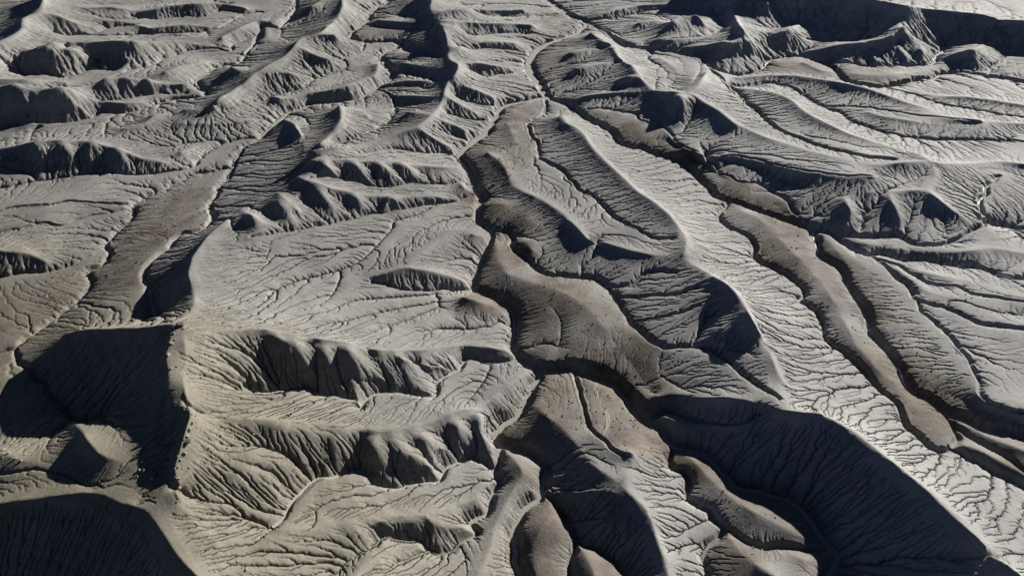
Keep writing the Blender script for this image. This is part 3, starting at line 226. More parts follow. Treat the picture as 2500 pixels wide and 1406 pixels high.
 ([(-77.9,427.5,1.2),(-72,423.4,3),(-66.2,419,4.8),(-60.9,417.5,5.4),(-55.5,415.3,6.1),(-50.2,412.6,6.8),(-47.6,411.5,7.2)],0.66),
 ([(-85.6,444.8,1.6),(-80.3,445.3,2.2),(-74.9,445.8,2.8),(-69.5,445.5,3.8),(-63.8,443.1,4.7),(-58.2,441.6,5.3),(-52.9,441.2,5.5),(-50.3,442,5.2)],0.6),
 ([(-106.9,569.7,4.1),(-99.7,565.7,4.9),(-92.8,562.2,5.6),(-86,559.3,6.1),(-79.2,556.4,6.6),(-72.5,553.5,7.1),(-65.9,550.1,7.7)],0.66),
 ([(-61.8,385.8,9.2),(-56.9,384.4,9.2),(-52,383,9.2),(-45.8,378.2,10)],0.6),
 ([(-118.3,541.4,3.1),(-125.9,544,2),(-124.9,510.8,12.5),(-131.2,509.4,12.7),(-137.6,508.5,12.7),(-144,506.4,12.7),(-150.3,504.2,12.7),(-150.4,484.3,12.6),(-151.2,471.6,12.5),(-153.6,461,12.5),(-157.6,452.2,12.4),(-159.8,444.2,12.4),(-160.9,440.2,12.4)],0.82),
 ([(-143.9,626.6,13),(-138.9,602.6,13),(-134.7,581.9,12.5),(-134.4,568.3,10.4),(-136,553.7,9),(-136.7,532.9,11.5),(-138.1,516.5,12.7),(-142.4,509.8,12.7),(-147.2,505.3,12.7)],0.82),
 ([(-123.5,571.4,3),(-129.9,569.9,5.1),(-135.4,562.7,6.9),(-136,553.7,9)],0.6),
 ([(-150.4,484.3,12.6),(-143.6,483.3,11.6),(-135.8,475.6,11.2),(-128.6,472.3,9.8),(-122.6,474.3,8.5)],0.7),
 ([(-160.9,440.2,12.4),(-155.8,440.3,10.4),(-151.2,443.1,9.6),(-146.4,445.4,9),(-141.2,446.7,7.9),(-136.6,450.3,5.8),(-131.9,453.6,3.9),(-126.5,459.5,3.2),(-121.1,464.7,2.9),(-115.6,469.6,2.9)],0.7),
 ([(-158.9,434.7,8.3),(-154.1,435.2,7.1),(-149.5,436.4,5.5),(-144.4,437.3,4.5),(-139.2,438.9,3.8),(-133.9,440.6,3)],0.7),
 ([(-152.4,421.6,3.7),(-144.7,413.6,6.2),(-140.4,415.3,4.7),(-136.1,418.3,3.7),(-131.9,422.6,3.4),(-127.3,425.8,3.6),(-121.5,427.1,3.9),(-115.7,428.5,4.2),(-110.2,430.5,4.7),(-105,433.7,5.2),(-100.2,439.3,4.9),(-95.6,446.4,4.3),(-90.6,452.9,3.9),(-91,468.2,4.6),(-91.7,478.4,4.1)],0.7),
 ([(-184.5,581.2,3.1),(-186.1,574.9,3.5),(-188,569.8,3.5),(-190.6,566.8,2.8),(-193.4,562.4,2)],0.6),
 ([(-168.9,588.2,7.5),(-161.5,586.9,10),(-157.3,598,10),(-153.8,613.4,10)],0.6),
 ([(-102,391.9,11.1),(-97.9,381.3,11.1),(-96.3,370.1,10.7),(-98,362,9.3),(-99.9,354.9,8.5),(-101.2,345.3,10.1),(-101.8,340.8,10.8)],0.7),
 ([(-135.2,388.6,2.9),(-127,377.5,6.3),(-119.3,364.9,8.8),(-116.2,359.1,9.1)],0.4),
 ([(-94.6,394.6,7.4),(-89,390.1,7.1),(-83.8,387.1,6.1),(-85.5,377.4,5.5),(-86.3,372.7,5.2)],0.35),
 ([(-119.3,368.7,4.5),(-115.2,356.6,5.4),(-112.1,345.2,6.2),(-109.9,334.4,6.9),(-109.5,325.4,7.3),(-110.7,318.1,7.3),(-112.2,311.5,7.3),(-113.8,305.6,7.1),(-115.3,299.7,7),(-118.2,295.4,6.8),(-121,291.2,6.6),(-123.8,287,6.4),(-126.5,282.8,6.2),(-128.5,277.9,6.5),(-129.8,272.4,7.3),(-130.7,266.5,8.1),(-131.2,259.9,9.4),(-131.8,253.7,10.5)],0.42),
 ([(-130.9,252.1,11.6),(-130.6,245.9,12.3),(-130.3,239.9,13),(-130,234,13.7),(-128.2,226.9,14.8),(-126.7,220.3,15.6),(-123.8,215.1,15.4),(-120.9,209.8,15.5),(-114.6,198.2,20.3),(-111.5,189.8,23.3),(-110.3,182.5,26),(-109.2,175.5,30),(-109,170.3,32.7)],0.8),
 ([(-108.8,329.1,7.3),(-100.1,315.1,14.6),(-96.1,315.3,14.4),(-92.3,316,14),(-88.3,316.6,13.5),(-84.4,317.4,12.9),(-80.4,317.9,12.5),(-76.3,318.3,12),(-72.1,318.3,11.7),(-68.2,319.3,11),(-64.3,320.7,10),(-60.3,322.1,9.1),(-55.7,323,8.2),(-51.1,324,7.3),(-46.4,324.7,6.6),(-42.2,325,6.1),(-38.1,325.5,5.5),(-34,326.6,4.6),(-29.7,329,3.2),(-25.5,331.6,1.7)],0.5),
 ([(-111.4,314.6,7.4),(-101.6,299.8,12.9),(-96.3,295.9,13),(-92,293.7,13),(-87.8,291.7,12.9),(-84,290.8,12.1),(-80.4,291.1,10.9),(-76.7,291.4,9.8),(-72.8,291.4,8.9),(-68.7,291.7,8),(-64.5,291.7,7.2),(-60.6,292.3,6.6),(-56.8,293,5.9),(-52.3,294.7,5.2),(-47.7,296.4,4.4),(-43,298,3.9),(-38.1,298.9,3.3),(-33.1,299.7,2.2)],0.5),
 ([(-115.3,299.7,7),(-106.7,284.6,11.3),(-101.4,278.4,11.3),(-96.4,272.9,11)],0.45),
 ([(-126.5,282.8,6.2),(-118.2,270.1,9.5),(-113.5,266.7,9.5),(-109.2,264.1,9.6),(-105.1,262.4,9.6),(-103.1,261.6,9.6)],0.4),
 ([(-44.1,241.2,5.4),(-41.2,245.8,5.1),(-38.2,250.6,4.7),(-35.7,255,4.4),(-33.2,259.5,4),(-30.6,264.1,3.7),(-28,269,3.2),(-24.3,270.1,2.7),(-20.7,271.4,2.1)],0.2),
 ([(-57.5,228.1,6.6),(-54.4,229.8,7.1),(-51.4,231.8,7.4),(-47.6,233.5,7.4),(-43.7,235.2,7.4),(-40.2,234.8,6.9),(-36.8,234.9,6.1),(-33.4,234.7,5.4),(-29.7,234.6,4.5),(-25.8,234.3,3.5),(-22.2,233.4,2.5),(-18.7,232.3,1.3)],0.55),
 ([(-27.2,317.3,1.9),(-25.2,311.5,2.8),(-23.6,309,1.9),(-20.5,307.4,0.5)],0.5),
 ([(-17.6,266.1,3.4),(-15.8,266.7,2.4),(-13.9,266.6,1.9),(-12,263.7,0.5)],0.5),
 ([(-19.4,217.7,6),(-15.6,215.5,6),(-12.1,214.6,5.3),(-8.9,214.9,4),(-5.8,213.9,3),(-3,212,2),(-1.6,210.8,1.7)],0.5),
 ([(-13.4,250.4,0.5),(-14.2,246.1,0.5),(-14.9,242,0.5)],0.5),
 ([(-163,190.6,10),(-158.3,189,12.4),(-153.6,187.3,14.8),(-149,185.4,17),(-144.4,183.3,19),(-139.9,181.2,21),(-135.4,179,23),(-131,176.9,25),(-126.7,174.7,27),(-122.4,172.5,29),(-118.6,171.3,30.5),(-114.8,170.1,32),(-111,168.9,33.5),(-107.5,168,34.7),(-103.8,166.4,35),(-100.5,165.8,34.3),(-98.8,165.5,34)],1.1),
 ([(-100.2,167.7,32),(-97.6,168.4,31.5),(-95.3,169.6,30.5),(-92.7,170.2,30),(-90.2,171,29.5),(-88.1,172.3,28.5),(-85.6,173.1,28),(-83.3,174.4,27),(-80.7,174.2,26.5),(-78.2,174.6,25.5),(-75.8,174.9,24.5),(-73.1,174.7,24),(-70.3,174.5,23.5),(-67.7,174.9,22.5),(-64.6,174.2,22.5),(-61.9,174.6,21.5),(-59.1,175,20.5),(-56.2,175.8,19),(-53.2,176.1,18),(-49.7,176.1,17),(-46.3,176.4,16),(-43,177.6,14.5),(-40.2,178.7,13.5),(-37.5,180.3,12),(-34.7,181.3,11),(-31.8,182.4,10),(-28.9,184,9),(-26.1,186.2,7.5),(-23.1,187.8,6.5),(-20.1,189.4,5.5),(-17.1,190.3,4.5),(-13.9,190.6,4),(-10.7,190.9,3.5),(-7.5,190.7,3.5),(-4.5,190.8,2.5),(-1.5,190.9,1.5),(0,191,1)],0.62),
 ([(-108,168.8,34),(-106.4,164.2,34.5),(-104.8,159.8,35),(-104,156.1,35),(-103.1,152.6,35),(-101,148.5,35),(-99.4,144.7,35),(-98.2,141,35),(-96.7,137.3,35),(-94.8,133.5,35),(-93.7,130.8,34.5),(-92.6,128.3,34),(-92,125.5,33.5),(-91.4,122.7,33),(-90.9,120.1,32.5),(-90.5,117.6,32),(-90.6,115.4,31.3),(-91.3,113.6,30.5),(-92.1,111.6,30),(-92.4,109.4,29.8),(-92.7,107.4,29.4),(-93,105.5,29)],1.3),
 ([(-104.5,167.6,34),(-101.6,162.4,34.8),(-99,157.9,35.2),(-97.9,154.9,34.5),(-97.1,151.9,34),(-96,148.4,34),(-94.3,144,35),(-91.8,139.3,36.5),(-90.1,135.7,37),(-88.1,132.2,37),(-86.2,128.8,37),(-86.2,126.4,36.5),(-86.2,124.1,36),(-86.1,121.4,35.5),(-86.1,118.8,35),(-86.2,116.8,34.2),(-86.3,114.8,33.4),(-86,112.7,32.8),(-85.2,110.6,32.2),(-83.9,108.3,32),(-82.2,105.9,32)],1.0),
 ([(-89.5,133.8,31.5),(-87.3,134,31),(-85.2,134.1,30.5),(-83,134.3,30),(-81.1,134.9,29),(-78.9,134.9,28.5),(-77,135.4,27.5),(-75,135.9,26.5),(-73,136.4,25.5),(-70.9,136.9,24.5),(-68.6,137.5,23.5),(-66.2,138.1,22.5),(-63.8,138.6,21.5),(-61.7,139.1,20.5),(-59.5,139.7,19.5),(-57.2,140.2,18.5),(-55,140.6,17.5),(-52.4,140.6,17),(-50,141,16),(-47.5,141,15.5),(-44.9,141.2,15),(-42.1,141.2,15),(-39.5,142,14),(-36.9,142.6,13.5),(-34.7,143.9,12.5),(-32.3,145.2,11.5),(-30.1,146.9,10.5),(-27.7,148.2,10),(-25.4,149.5,9.5),(-22.9,151.2,9),(-20.5,153.3,8.5),(-17.9,155.3,8),(-15.4,156.9,7),(-12.7,157.9,5.5),(-10.3,159.9,4.5),(-8,162.5,4.5),(-5.8,165.1,4.5),(-3.6,168.2,4),(-1.4,170.9,4),(1.4,174.1,3),(4.3,176.9,2.4),(5.9,179.5,1)],0.6),
 ([(-91.9,112.9,30),(-94.3,113.9,30),(-96.7,114.8,30),(-99.4,116.1,30),(-102.1,117.5,30),(-104.5,118.3,30.3),(-106.9,119.1,30.7),(-109.4,120,31),(-112.1,122.4,31),(-115.1,125,30.8),(-119.5,130,28.3),(-125.5,135.8,24.5),(-130.8,140.7,20)],1.8),
 ([(-136.5,107.1,26),(-134.4,107.4,26.2),(-132.4,107.6,26.3),(-130.4,107.8,26.5),(-128.3,108.1,26.6),(-126.1,108.3,26.8),(-124,108.5,26.9),(-121.8,108.7,27),(-119.3,108.9,27.3),(-116.9,109.1,27.7),(-114.4,109.2,28),(-111.9,109.3,28.4),(-109.4,109.4,28.8),(-106.7,109,29.1),(-104,108.2,29.4),(-101,107,29.7),(-97.9,105.4,30),(-95.6,105.1,30),(-93.4,104.7,30),(-90.4,103,30.5),(-87.6,100.5,31),(-85.6,98.6,31),(-83.7,96.8,31),(-81.9,95,31),(-80.1,93.1,31),(-78.3,91.3,31),(-76.4,89.6,31),(-74.5,88,31),(-72.5,86.4,31),(-70.5,85,31),(-68.6,83.5,31),(-66.9,81.8,31),(-66,81,31)],1.2),
 ([(-149.9,127.2,23),(-147.2,126.7,23.3),(-144.4,126.1,23.7),(-141.7,125.6,24),(-138.6,124.5,24.3),(-135.6,123.3,24.7),(-132.6,122.2,25),(-129.7,121.1,25.3),(-126.8,120.1,25.6),(-124,119.1,25.9),(-121,117.8,26.2),(-118,116.4,26.5),(-115,115,26.8),(-111.9,113.3,27.2),(-108.7,111.4,27.8),(-107.1,110.5,28)],0.7),
 ([(-85.3,110.3,31),(-83.7,108.2,30.8),(-82.1,106.2,30.6),(-80.6,104.5,30),(-79.2,102.8,29.5),(-77.5,101.2,29),(-75.6,99.7,28.5),(-73.7,98.3,28),(-71.8,96.9,27.5),(-69.9,95.5,27),(-68.1,94.4,26.4),(-66.4,93.2,25.8),(-64.6,92.1,25.2),(-62.8,91,24.6),(-61.1,89.9,24),(-59.4,88.7,23.2),(-57.7,87.5,22.4),(-56.8,86.9,22)],0.7),
 ([(-53.2,176.1,18),(-51.7,178.2,14),(-48.9,176.1,14),(-46.1,174,13.8),(-43.5,172.4,13),(-40.8,171.6,11.7),(-37.7,171.2,10.5),(-34.8,170.8,9.5),(-32.2,171,8.2),(-29.5,171.2,6.8)],0.6),
 ([(-34.4,176.9,6),(-31.5,176.4,6),(-28.6,176.4,5.5),(-25.5,177.6,4.7),(-23.8,178,4.5)],0.5),
 ([(-85.8,110.5,25.5),(-83.3,109.6,25.5),(-80.9,108.7,25.5),(-78.5,107.8,25.5),(-76.3,107.2,25),(-74.5,106.8,24),(-72.8,106.4,23),(-71,105.9,22),(-68.9,105.2,21.5),(-67.1,104.8,20.5),(-65.1,104.5,20),(-63.1,104.9,19.5),(-60.5,104.3,20.3),(-58.4,104.5,20),(-56.6,105.2,19),(-54.7,106,18),(-52.7,106.4,17.5),(-50.7,107.8,16),(-48.6,108.8,15),(-46.3,109.7,14),(-43.9,110.6,13),(-41.9,111.8,12),(-39.9,113,11),(-37.6,113.8,10.5),(-35.4,114.9,9.5),(-33,115.5,9),(-30.5,116.2,8.5),(-28.1,117,7.5),(-25.4,117,7.5),(-23.3,118,7),(-21.2,119.3,6),(-19.1,120.7,5),(-16.9,122.2,4),(-14.7,123.5,3.5),(-12.5,124.8,3),(-10.2,126.1,2.5),(-8.2,128.6,1.5),(-6.2,130.7,1),(-5.2,131.6,1)],0.52),
 ([(-66,104.2,20.5),(-63.7,102.8,20.7),(-61.3,101.2,21.2),(-59.4,100.3,20.5),(-57.6,99.7,19.5),(-55.7,99,18.7),(-53.6,98.3,18),(-51.6,97.8,17),(-49.5,97.2,16),(-47.5,96.6,15.2),(-45.2,95.6,15),(-44.1,95.1,15)],0.5),
 ([(-24.3,117.4,7.5),(-22.4,115.2,6.7),(-20,114.8,5.5),(-17.3,114.9,4.5),(-14.9,115.7,3.7),(-12.4,115.8,2.7),(-11.1,115.5,2.2)],0.6),
 ([(-44.1,95.1,15),(-41.6,96.9,14),(-39.8,98,14),(-38,99.2,13.7),(-36.3,100.9,12.5),(-34.7,102.7,11.2),(-33,104.3,10),(-31.2,106.1,8.7),(-29.4,107.8,7.5),(-27.4,109.1,6.5),(-25.2,110.3,5.2),(-24.1,110.8,4.7)],0.6),
 ([(-77.9,126.6,26.3),(-76,127.1,25.5),(-74.2,127.7,24.5),(-72.3,128.4,23.5),(-70.5,129.2,22.3),(-68.5,129.5,21),(-66.4,129.6,20),(-64.2,129.7,19),(-62,129.9,17.8),(-59.6,130.5,16.5),(-57,130.9,15.5),(-54.3,131.1,14.2),(-51.8,131.3,12.8),(-49.4,131.3,11.5),(-48.2,131,11.2)],0.6),
 ([(-230.7,249.9,7.8),(-226.5,248.9,7.8),(-222.4,247.8,7.8),(-218.7,247.3,7.5),(-215.2,247.5,6.8),(-211.6,247.7,6.2),(-208.2,248.1,5.4),(-203.9,246.7,4.2),(-199.7,245.2,3.1)],0.6),
 ([(-285.3,339.3,5.6),(-281.4,340.4,6),(-277.1,341,6.8),(-273,341.9,7.4),(-268.3,342.1,8.1),(-263.9,342.7,8.7),(-259.2,342.9,9.3),(-254.3,342.9,9.9),(-249.3,342.9,10.5),(-244.4,342.9,11.1),(-240,343.6,11),(-235.6,344.2,10.5),(-231.1,344.8,10.1),(-226.5,344.6,9.5),(-222,343.9,8.6),(-217.4,342.9,7.8),(-212.4,341.4,7.2),(-207.5,339.9,6.6),(-202.2,337.9,5.9),(-196.5,335.3,5),(-191.7,335.2,4.1),(-186.5,334.5,3.5),(-183.7,333.9,3.3)],0.55),
 ([(-179,344.9,3.9),(-176.5,349.6,3.2),(-173.9,354.4,2.4),(-171,358.6,1.9),(-167.7,362,1.5),(-164.2,365.2,1.2),(-160.6,368.4,0.9)],0.4),
 ([(-218.4,367.1,7.3),(-214.6,368.9,7.3),(-210.8,370.8,7.3),(-207.7,375.4,7.3),(-208,387.2,7.4)],0.72),
 ([(-192.9,377.4,5.5),(-188.2,377.4,5.5),(-183.5,377.4,5.5),(-178.8,377.4,5.5),(-174.3,377.7,5.3),(-170,378.7,4.9),(-165.7,379.7,4.4),(-161.5,381.3,4.1),(-157.3,383.1,4.1),(-153.5,386,3.7),(-151.7,387.6,3.4)],0.35),
 ([(-193.4,392.9,7.4),(-188.3,392.3,7.4),(-183.3,391.7,7.4),(-178.3,391.2,7.4),(-173.9,392.5,7.4),(-169.5,393.9,7.4),(-167.3,394.6,7.4)],0.6),
 ([(-314.9,398.1,17.8),(-310.3,398.3,17.5),(-305.7,398.4,17.2),(-301.5,399,16.7),(-297.1,399.7,16.4),(-292.8,400.5,16.1),(-288.4,401.3,15.8),(-283.8,401.5,15),(-279.4,402.1,14),(-274.7,402.3,13.6),(-270.2,403.1,13.3),(-265.7,404.1,12),(-261.3,405.6,9.6),(-257,407.4,7.5),(-252,408.1,5.7),(-247.5,408.7,5.1),(-242,407.9,5.1),(-237,407.8,4.8),(-232.7,410.5,4.2),(-228.6,413.5,3.4)],0.95),
 ([(-268.5,404.2,12.8),(-265.6,408.7,12.7),(-262.8,413.5,12.2),(-259.9,418.3,11.8),(-256.3,422,11.8),(-252.3,424.5,11.6),(-248.5,427.4,11.3),(-244.4,429.4,10.5),(-240,430.4,9.3),(-235.6,431.4,8),(-231,432.7,7.1),(-226.4,434,6.1),(-221.4,435.1,5.6),(-216.3,436.9,5.3),(-211,438.2,5.2),(-207.7,444,3.3)],0.85),
 ([(-329.7,420.8,15.1),(-324.6,420.5,15.1),(-319.4,420.3,15.1),(-314.3,420.1,15.1),(-308.9,419.6,15.1),(-303.4,419.1,15.1),(-297.7,418.6,15.1),(-294.4,422,13.5),(-291.8,426.7,11.5),(-288,428.7,10.4),(-284,430.3,9.4),(-281.7,430.7,9.1)],0.85),
 ([(-342.2,444.7,19.2),(-337.4,445.4,19.2),(-334.6,448.8,18.3),(-333.3,454.4,16.5),(-330.7,458.9,15.7),(-327,462,15.4),(-322.5,464,15.6),(-317,464.6,16.2),(-311.6,466.1,17.2),(-306.1,468.5,18.6),(-303.1,474.2,19.1),(-298.7,476.8,18.5),(-294.3,479.3,17.8),(-289.2,481,17.5),(-283.9,482.6,17.2),(-278.1,483.6,17),(-272,484.1,17),(-265.7,484.1,17),(-260.7,486.5,16),(-257.1,491.7,14.1),(-253,495.3,12.1),(-248.6,497.8,10),(-244,499.8,8.1)],0.9),
 ([(-306.1,468.5,18.6),(-306.3,477.2,13.5),(-298.1,473.2,13.2),(-292.2,473.1,11.7),(-287.4,475.1,10.6),(-282.1,476.2,9.8),(-276.5,476,9.3),(-270.9,475.8,8.8),(-264.1,473.9,8.6),(-257.9,473.5,7.7),(-253.1,475.6,5.7),(-250.2,475.8,5.1)],0.72),
 ([(-333.3,454.4,16.5),(-331.1,453.5,11.1),(-325.2,452.7,9),(-320.3,453.2,7.1),(-315,452.8,6.2),(-308.9,451.2,5.7)],0.72),
 ([(-381.5,604.7,22),(-369.6,581.3,22),(-358.4,559.3,22),(-347.9,532.3,21.8),(-349.1,524.3,21.8),(-350.3,516.5,21.7),(-344.8,505.1,21.6),(-338.6,492.9,21.6),(-338.2,483.5,21.5),(-339.1,473.8,21.4),(-341.1,467.1,21.4),(-344.3,463.2,21.3),(-347.4,459.4,21.3),(-348.9,457.6,21.3)],0.95),
 ([(-347.9,532.3,21.8),(-343.3,534.7,19.5),(-337.3,534.9,17.8),(-331.6,534.9,15.5),(-326.2,535.2,13),(-320.6,536.9,10.6),(-314.5,539.3,8.7)],0.85),
 ([(-338.7,497.7,21.6),(-336.2,503.2,19.6),(-338.6,516.2,15.2),(-337.3,524.2,12.4),(-332.9,527.8,10.9),(-327.7,530.1,9.8),(-322.1,531.9,8.8),(-317.9,536.5,8.3),(-315.1,544.1,8.4),(-312,551.4,8.5),(-306.9,555.6,8.1),(-300.9,556.6,7.2),(-295.1,556.4,5.4),(-283.3,547.4,6.9),(-276.5,542.3,8)],0.85),
 ([(-283.3,547.4,6.9),(-275,541.7,6.5),(-268.8,544,6.9),(-262.9,545.9,6.9),(-256.9,547.8,6.9),(-250.9,549.8,6.9),(-245.1,551.5,6.2),(-239.6,552.9,4.9),(-233.7,553.8,3.8)],0.78),
 ([(-248.6,497.8,10),(-244.5,506.1,9.6),(-240.1,510.8,8.4),(-235.4,512.7,6.3),(-229.9,513.1,4.7),(-223.9,513.4,3.4),(-217.5,512.8,2.4),(-214.1,512,2.1)],0.78),
 ([(-296.6,577.4,8.1),(-289.8,578.5,9.3),(-283.9,581.2,9.9),(-278.7,585.6,10.1),(-272.5,588.8,10),(-265.9,591.3,10),(-259,593.3,10.1),(-253.2,596.2,9.3),(-248.2,601.5,7.8),(-242.6,605.5,6.7),(-235.6,605.9,5.8),(-227.6,603.3,5.1),(-219.8,601.2,4.3)],0.78),
 ([(-215.4,525.8,5.2),(-212.4,535.4,5),(-208.6,543.3,5.6),(-205.4,553.5,5.4),(-202.5,564.6,4.3),(-197.7,570.6,4.8)],0.6),
 ([(-227.8,450.5,7.6),(-224.5,455.9,7.6),(-221.6,462.3,7.3),(-218.4,467.7,6.2),(-214.9,472.8,5.3),(-211.2,477.6,4.5)],0.6),
 ([(-345.2,573,11.9),(-339.3,574.3,11.9),(-333.5,575.6,11.9),(-327.6,576.9,11.9),(-321.8,578.3,11.9),(-314.8,577.1,11.8),(-309.6,579.3,10.6),(-304.1,580.9,9.6)],0.6),
 ([(-180.8,391.5,7.4),(-174.6,391.6,13),(-171.7,397.5,13.1),(-170.1,406.9,11.7),(-169.6,419.6,9.7),(-166.2,425.8,10.5),(-164.1,434.7,12.3),(-160.9,440.2,12.4)],0.72),
 ([(-187.3,458.9,8.6),(-179.7,451.6,8.6),(-172.2,444.6,8.5),(-165.2,430.4,11.3)],0.6),
]
# spurs on the steep faces: line, height, width
SPURS = [
 ([(-62.7,172.9),(-61,168.1),(-59,163.3)],3.4,3.4),
 ([(-57.2,174.4),(-54.7,169.5),(-53,164.3)],3.4,3.4),
 ([(-53.4,176.2),(-52,171.2),(-49,167.6),(-47.8,162.2)],3.4,3.4),
 ([(-71.8,173.8),(-68.8,168.2),(-65.5,163)],3.4,3.4),
 ([(-79.6,173.6),(-73.9,168.3),(-70.6,163.6)],3.4,3.4),
 ([(-29.4,144.7),(-25.8,141.8),(-19.4,139.1)],3.4,3.4),
 ([(-18.7,152.4),(-16.4,148.2),(-14.9,144.1)],3.4,3.4),
 ([(-13.2,156.3),(-9.3,149.8),(-6.8,143.3)],3.4,3.4),
 ([(-36.1,141.9),(-33.3,137),(-27.4,134.8),(-21.5,134.7)],3.4,3.4),
 ([(-42.1,139.9),(-40.7,134.8),(-39.9,131.3)],3.4,3.4),
 ([(-10.8,158.1),(-6.7,153.4),(-5.4,152.6)],3.4,3.4),
 ([(-72,135.5),(-65.2,134),(-60.2,132.5)],2.2,4),
 ([(-63.5,137.2),(-59,135.2),(-55.4,133.8)],2.2,4),
 ([(-55.2,140.1),(-51,135.8),(-48.6,133.6)],2.2,4),
 ([(-77,123.4),(-67.6,124.5),(-55.6,125.3)],2.2,4),
 ([(-77.6,118.1),(-68.1,118.6),(-59.9,118.4)],2.2,4),
 ([(-239.9,342.4),(-235.8,337),(-226.6,328.2)],4.0,5.5),
 ([(-226.7,344),(-222.3,338.8),(-222.1,330.8)],4.0,5.5),
 ([(-256.2,342),(-248.1,334.7),(-239,327.8)],4.0,5.5),
 ([(-214.8,341),(-208.2,335.9),(-201.7,329)],4.0,5.5),
 ([(-287.8,401.6),(-287.2,392.7),(-273.3,386.1)],7,9),
 ([(-295.9,397.7),(-288.9,389.9),(-281,385.2)],7,9),
 ([(-267.5,404.2),(-262.6,399.4),(-255.7,393.9)],7,9),
 ([(-275.3,401.3),(-272.9,396.8),(-266.8,390.4)],7,9),
 ([(-255.4,422.8),(-249.6,421.1),(-244.5,419.2)],4.0,5.5),
 ([(-246.3,428.6),(-240.9,426.7),(-235.2,423.3)],4.0,5.5),
 ([(-234.7,431.3),(-230.1,430.5),(-226.2,428.8)],4.0,5.5),
 ([(-314.8,464.7),(-313.4,460),(-309.8,453.7)],6,8),
 ([(-309.7,466.4),(-304.1,462.6),(-296.1,453.7)],6,8),
 ([(-298.3,472.3),(-292.2,467.6),(-285.3,464.5)],6,8),
 ([(-93.9,315.4),(-90.5,307.8),(-87.3,305.7)],3,4),
 ([(-82.1,316.9),(-75.3,310.8),(-70.8,306.9)],3,4),
 ([(-70.2,318.4),(-61.6,312.8),(-57.6,308.5)],3,4),
 ([(-60.5,321.7),(-52,317.9),(-47.7,315.1)],3,4),
 ([(-121.7,274.4),(-115.4,266.2),(-110,260.1)],2.6,4),
 ([(-113.9,287.1),(-102,271.3),(-96.8,264.5)],2.6,4),
 ([(-95.5,294.5),(-88,284.5),(-79.4,276.9)],2.6,4),
 ([(-77.7,290.6),(-71.4,285.9),(-67.4,283.2)],2.6,4),
 ([(-60.8,292.1),(-56.7,289.3),(-53.6,287)],2.6,4),
 ([(95.9,404.8),(97,394.9),(93.4,386.5)],4.0,5.5),
 ([(107,398.9),(98.7,390.6),(95.6,378.7)],4.0,5.5),
 ([(80.9,436.5),(75.7,434.9),(65.7,437)],4.0,5.5),
 ([(-43.1,109.8),(-40.9,108.5),(-37,107.7)],1.5,3),
 ([(-35.3,114.7),(-34.4,111.8),(-34.8,110.2)],1.5,3),
 ([(-28.8,116.5),(-27.5,113.9),(-26.2,112.1)],1.5,3),
 ([(-197.6,569.4),(-186.7,539.3),(-184.5,520.4)],2,7),
 ([(109.1,505.9),(110.1,503.2)],2,7),
 ([(147.1,497.5),(147.1,488.7),(147.9,484.1)],2,7),
 ([(167.6,499.5),(170.5,496),(172.4,490)],2,7),
]
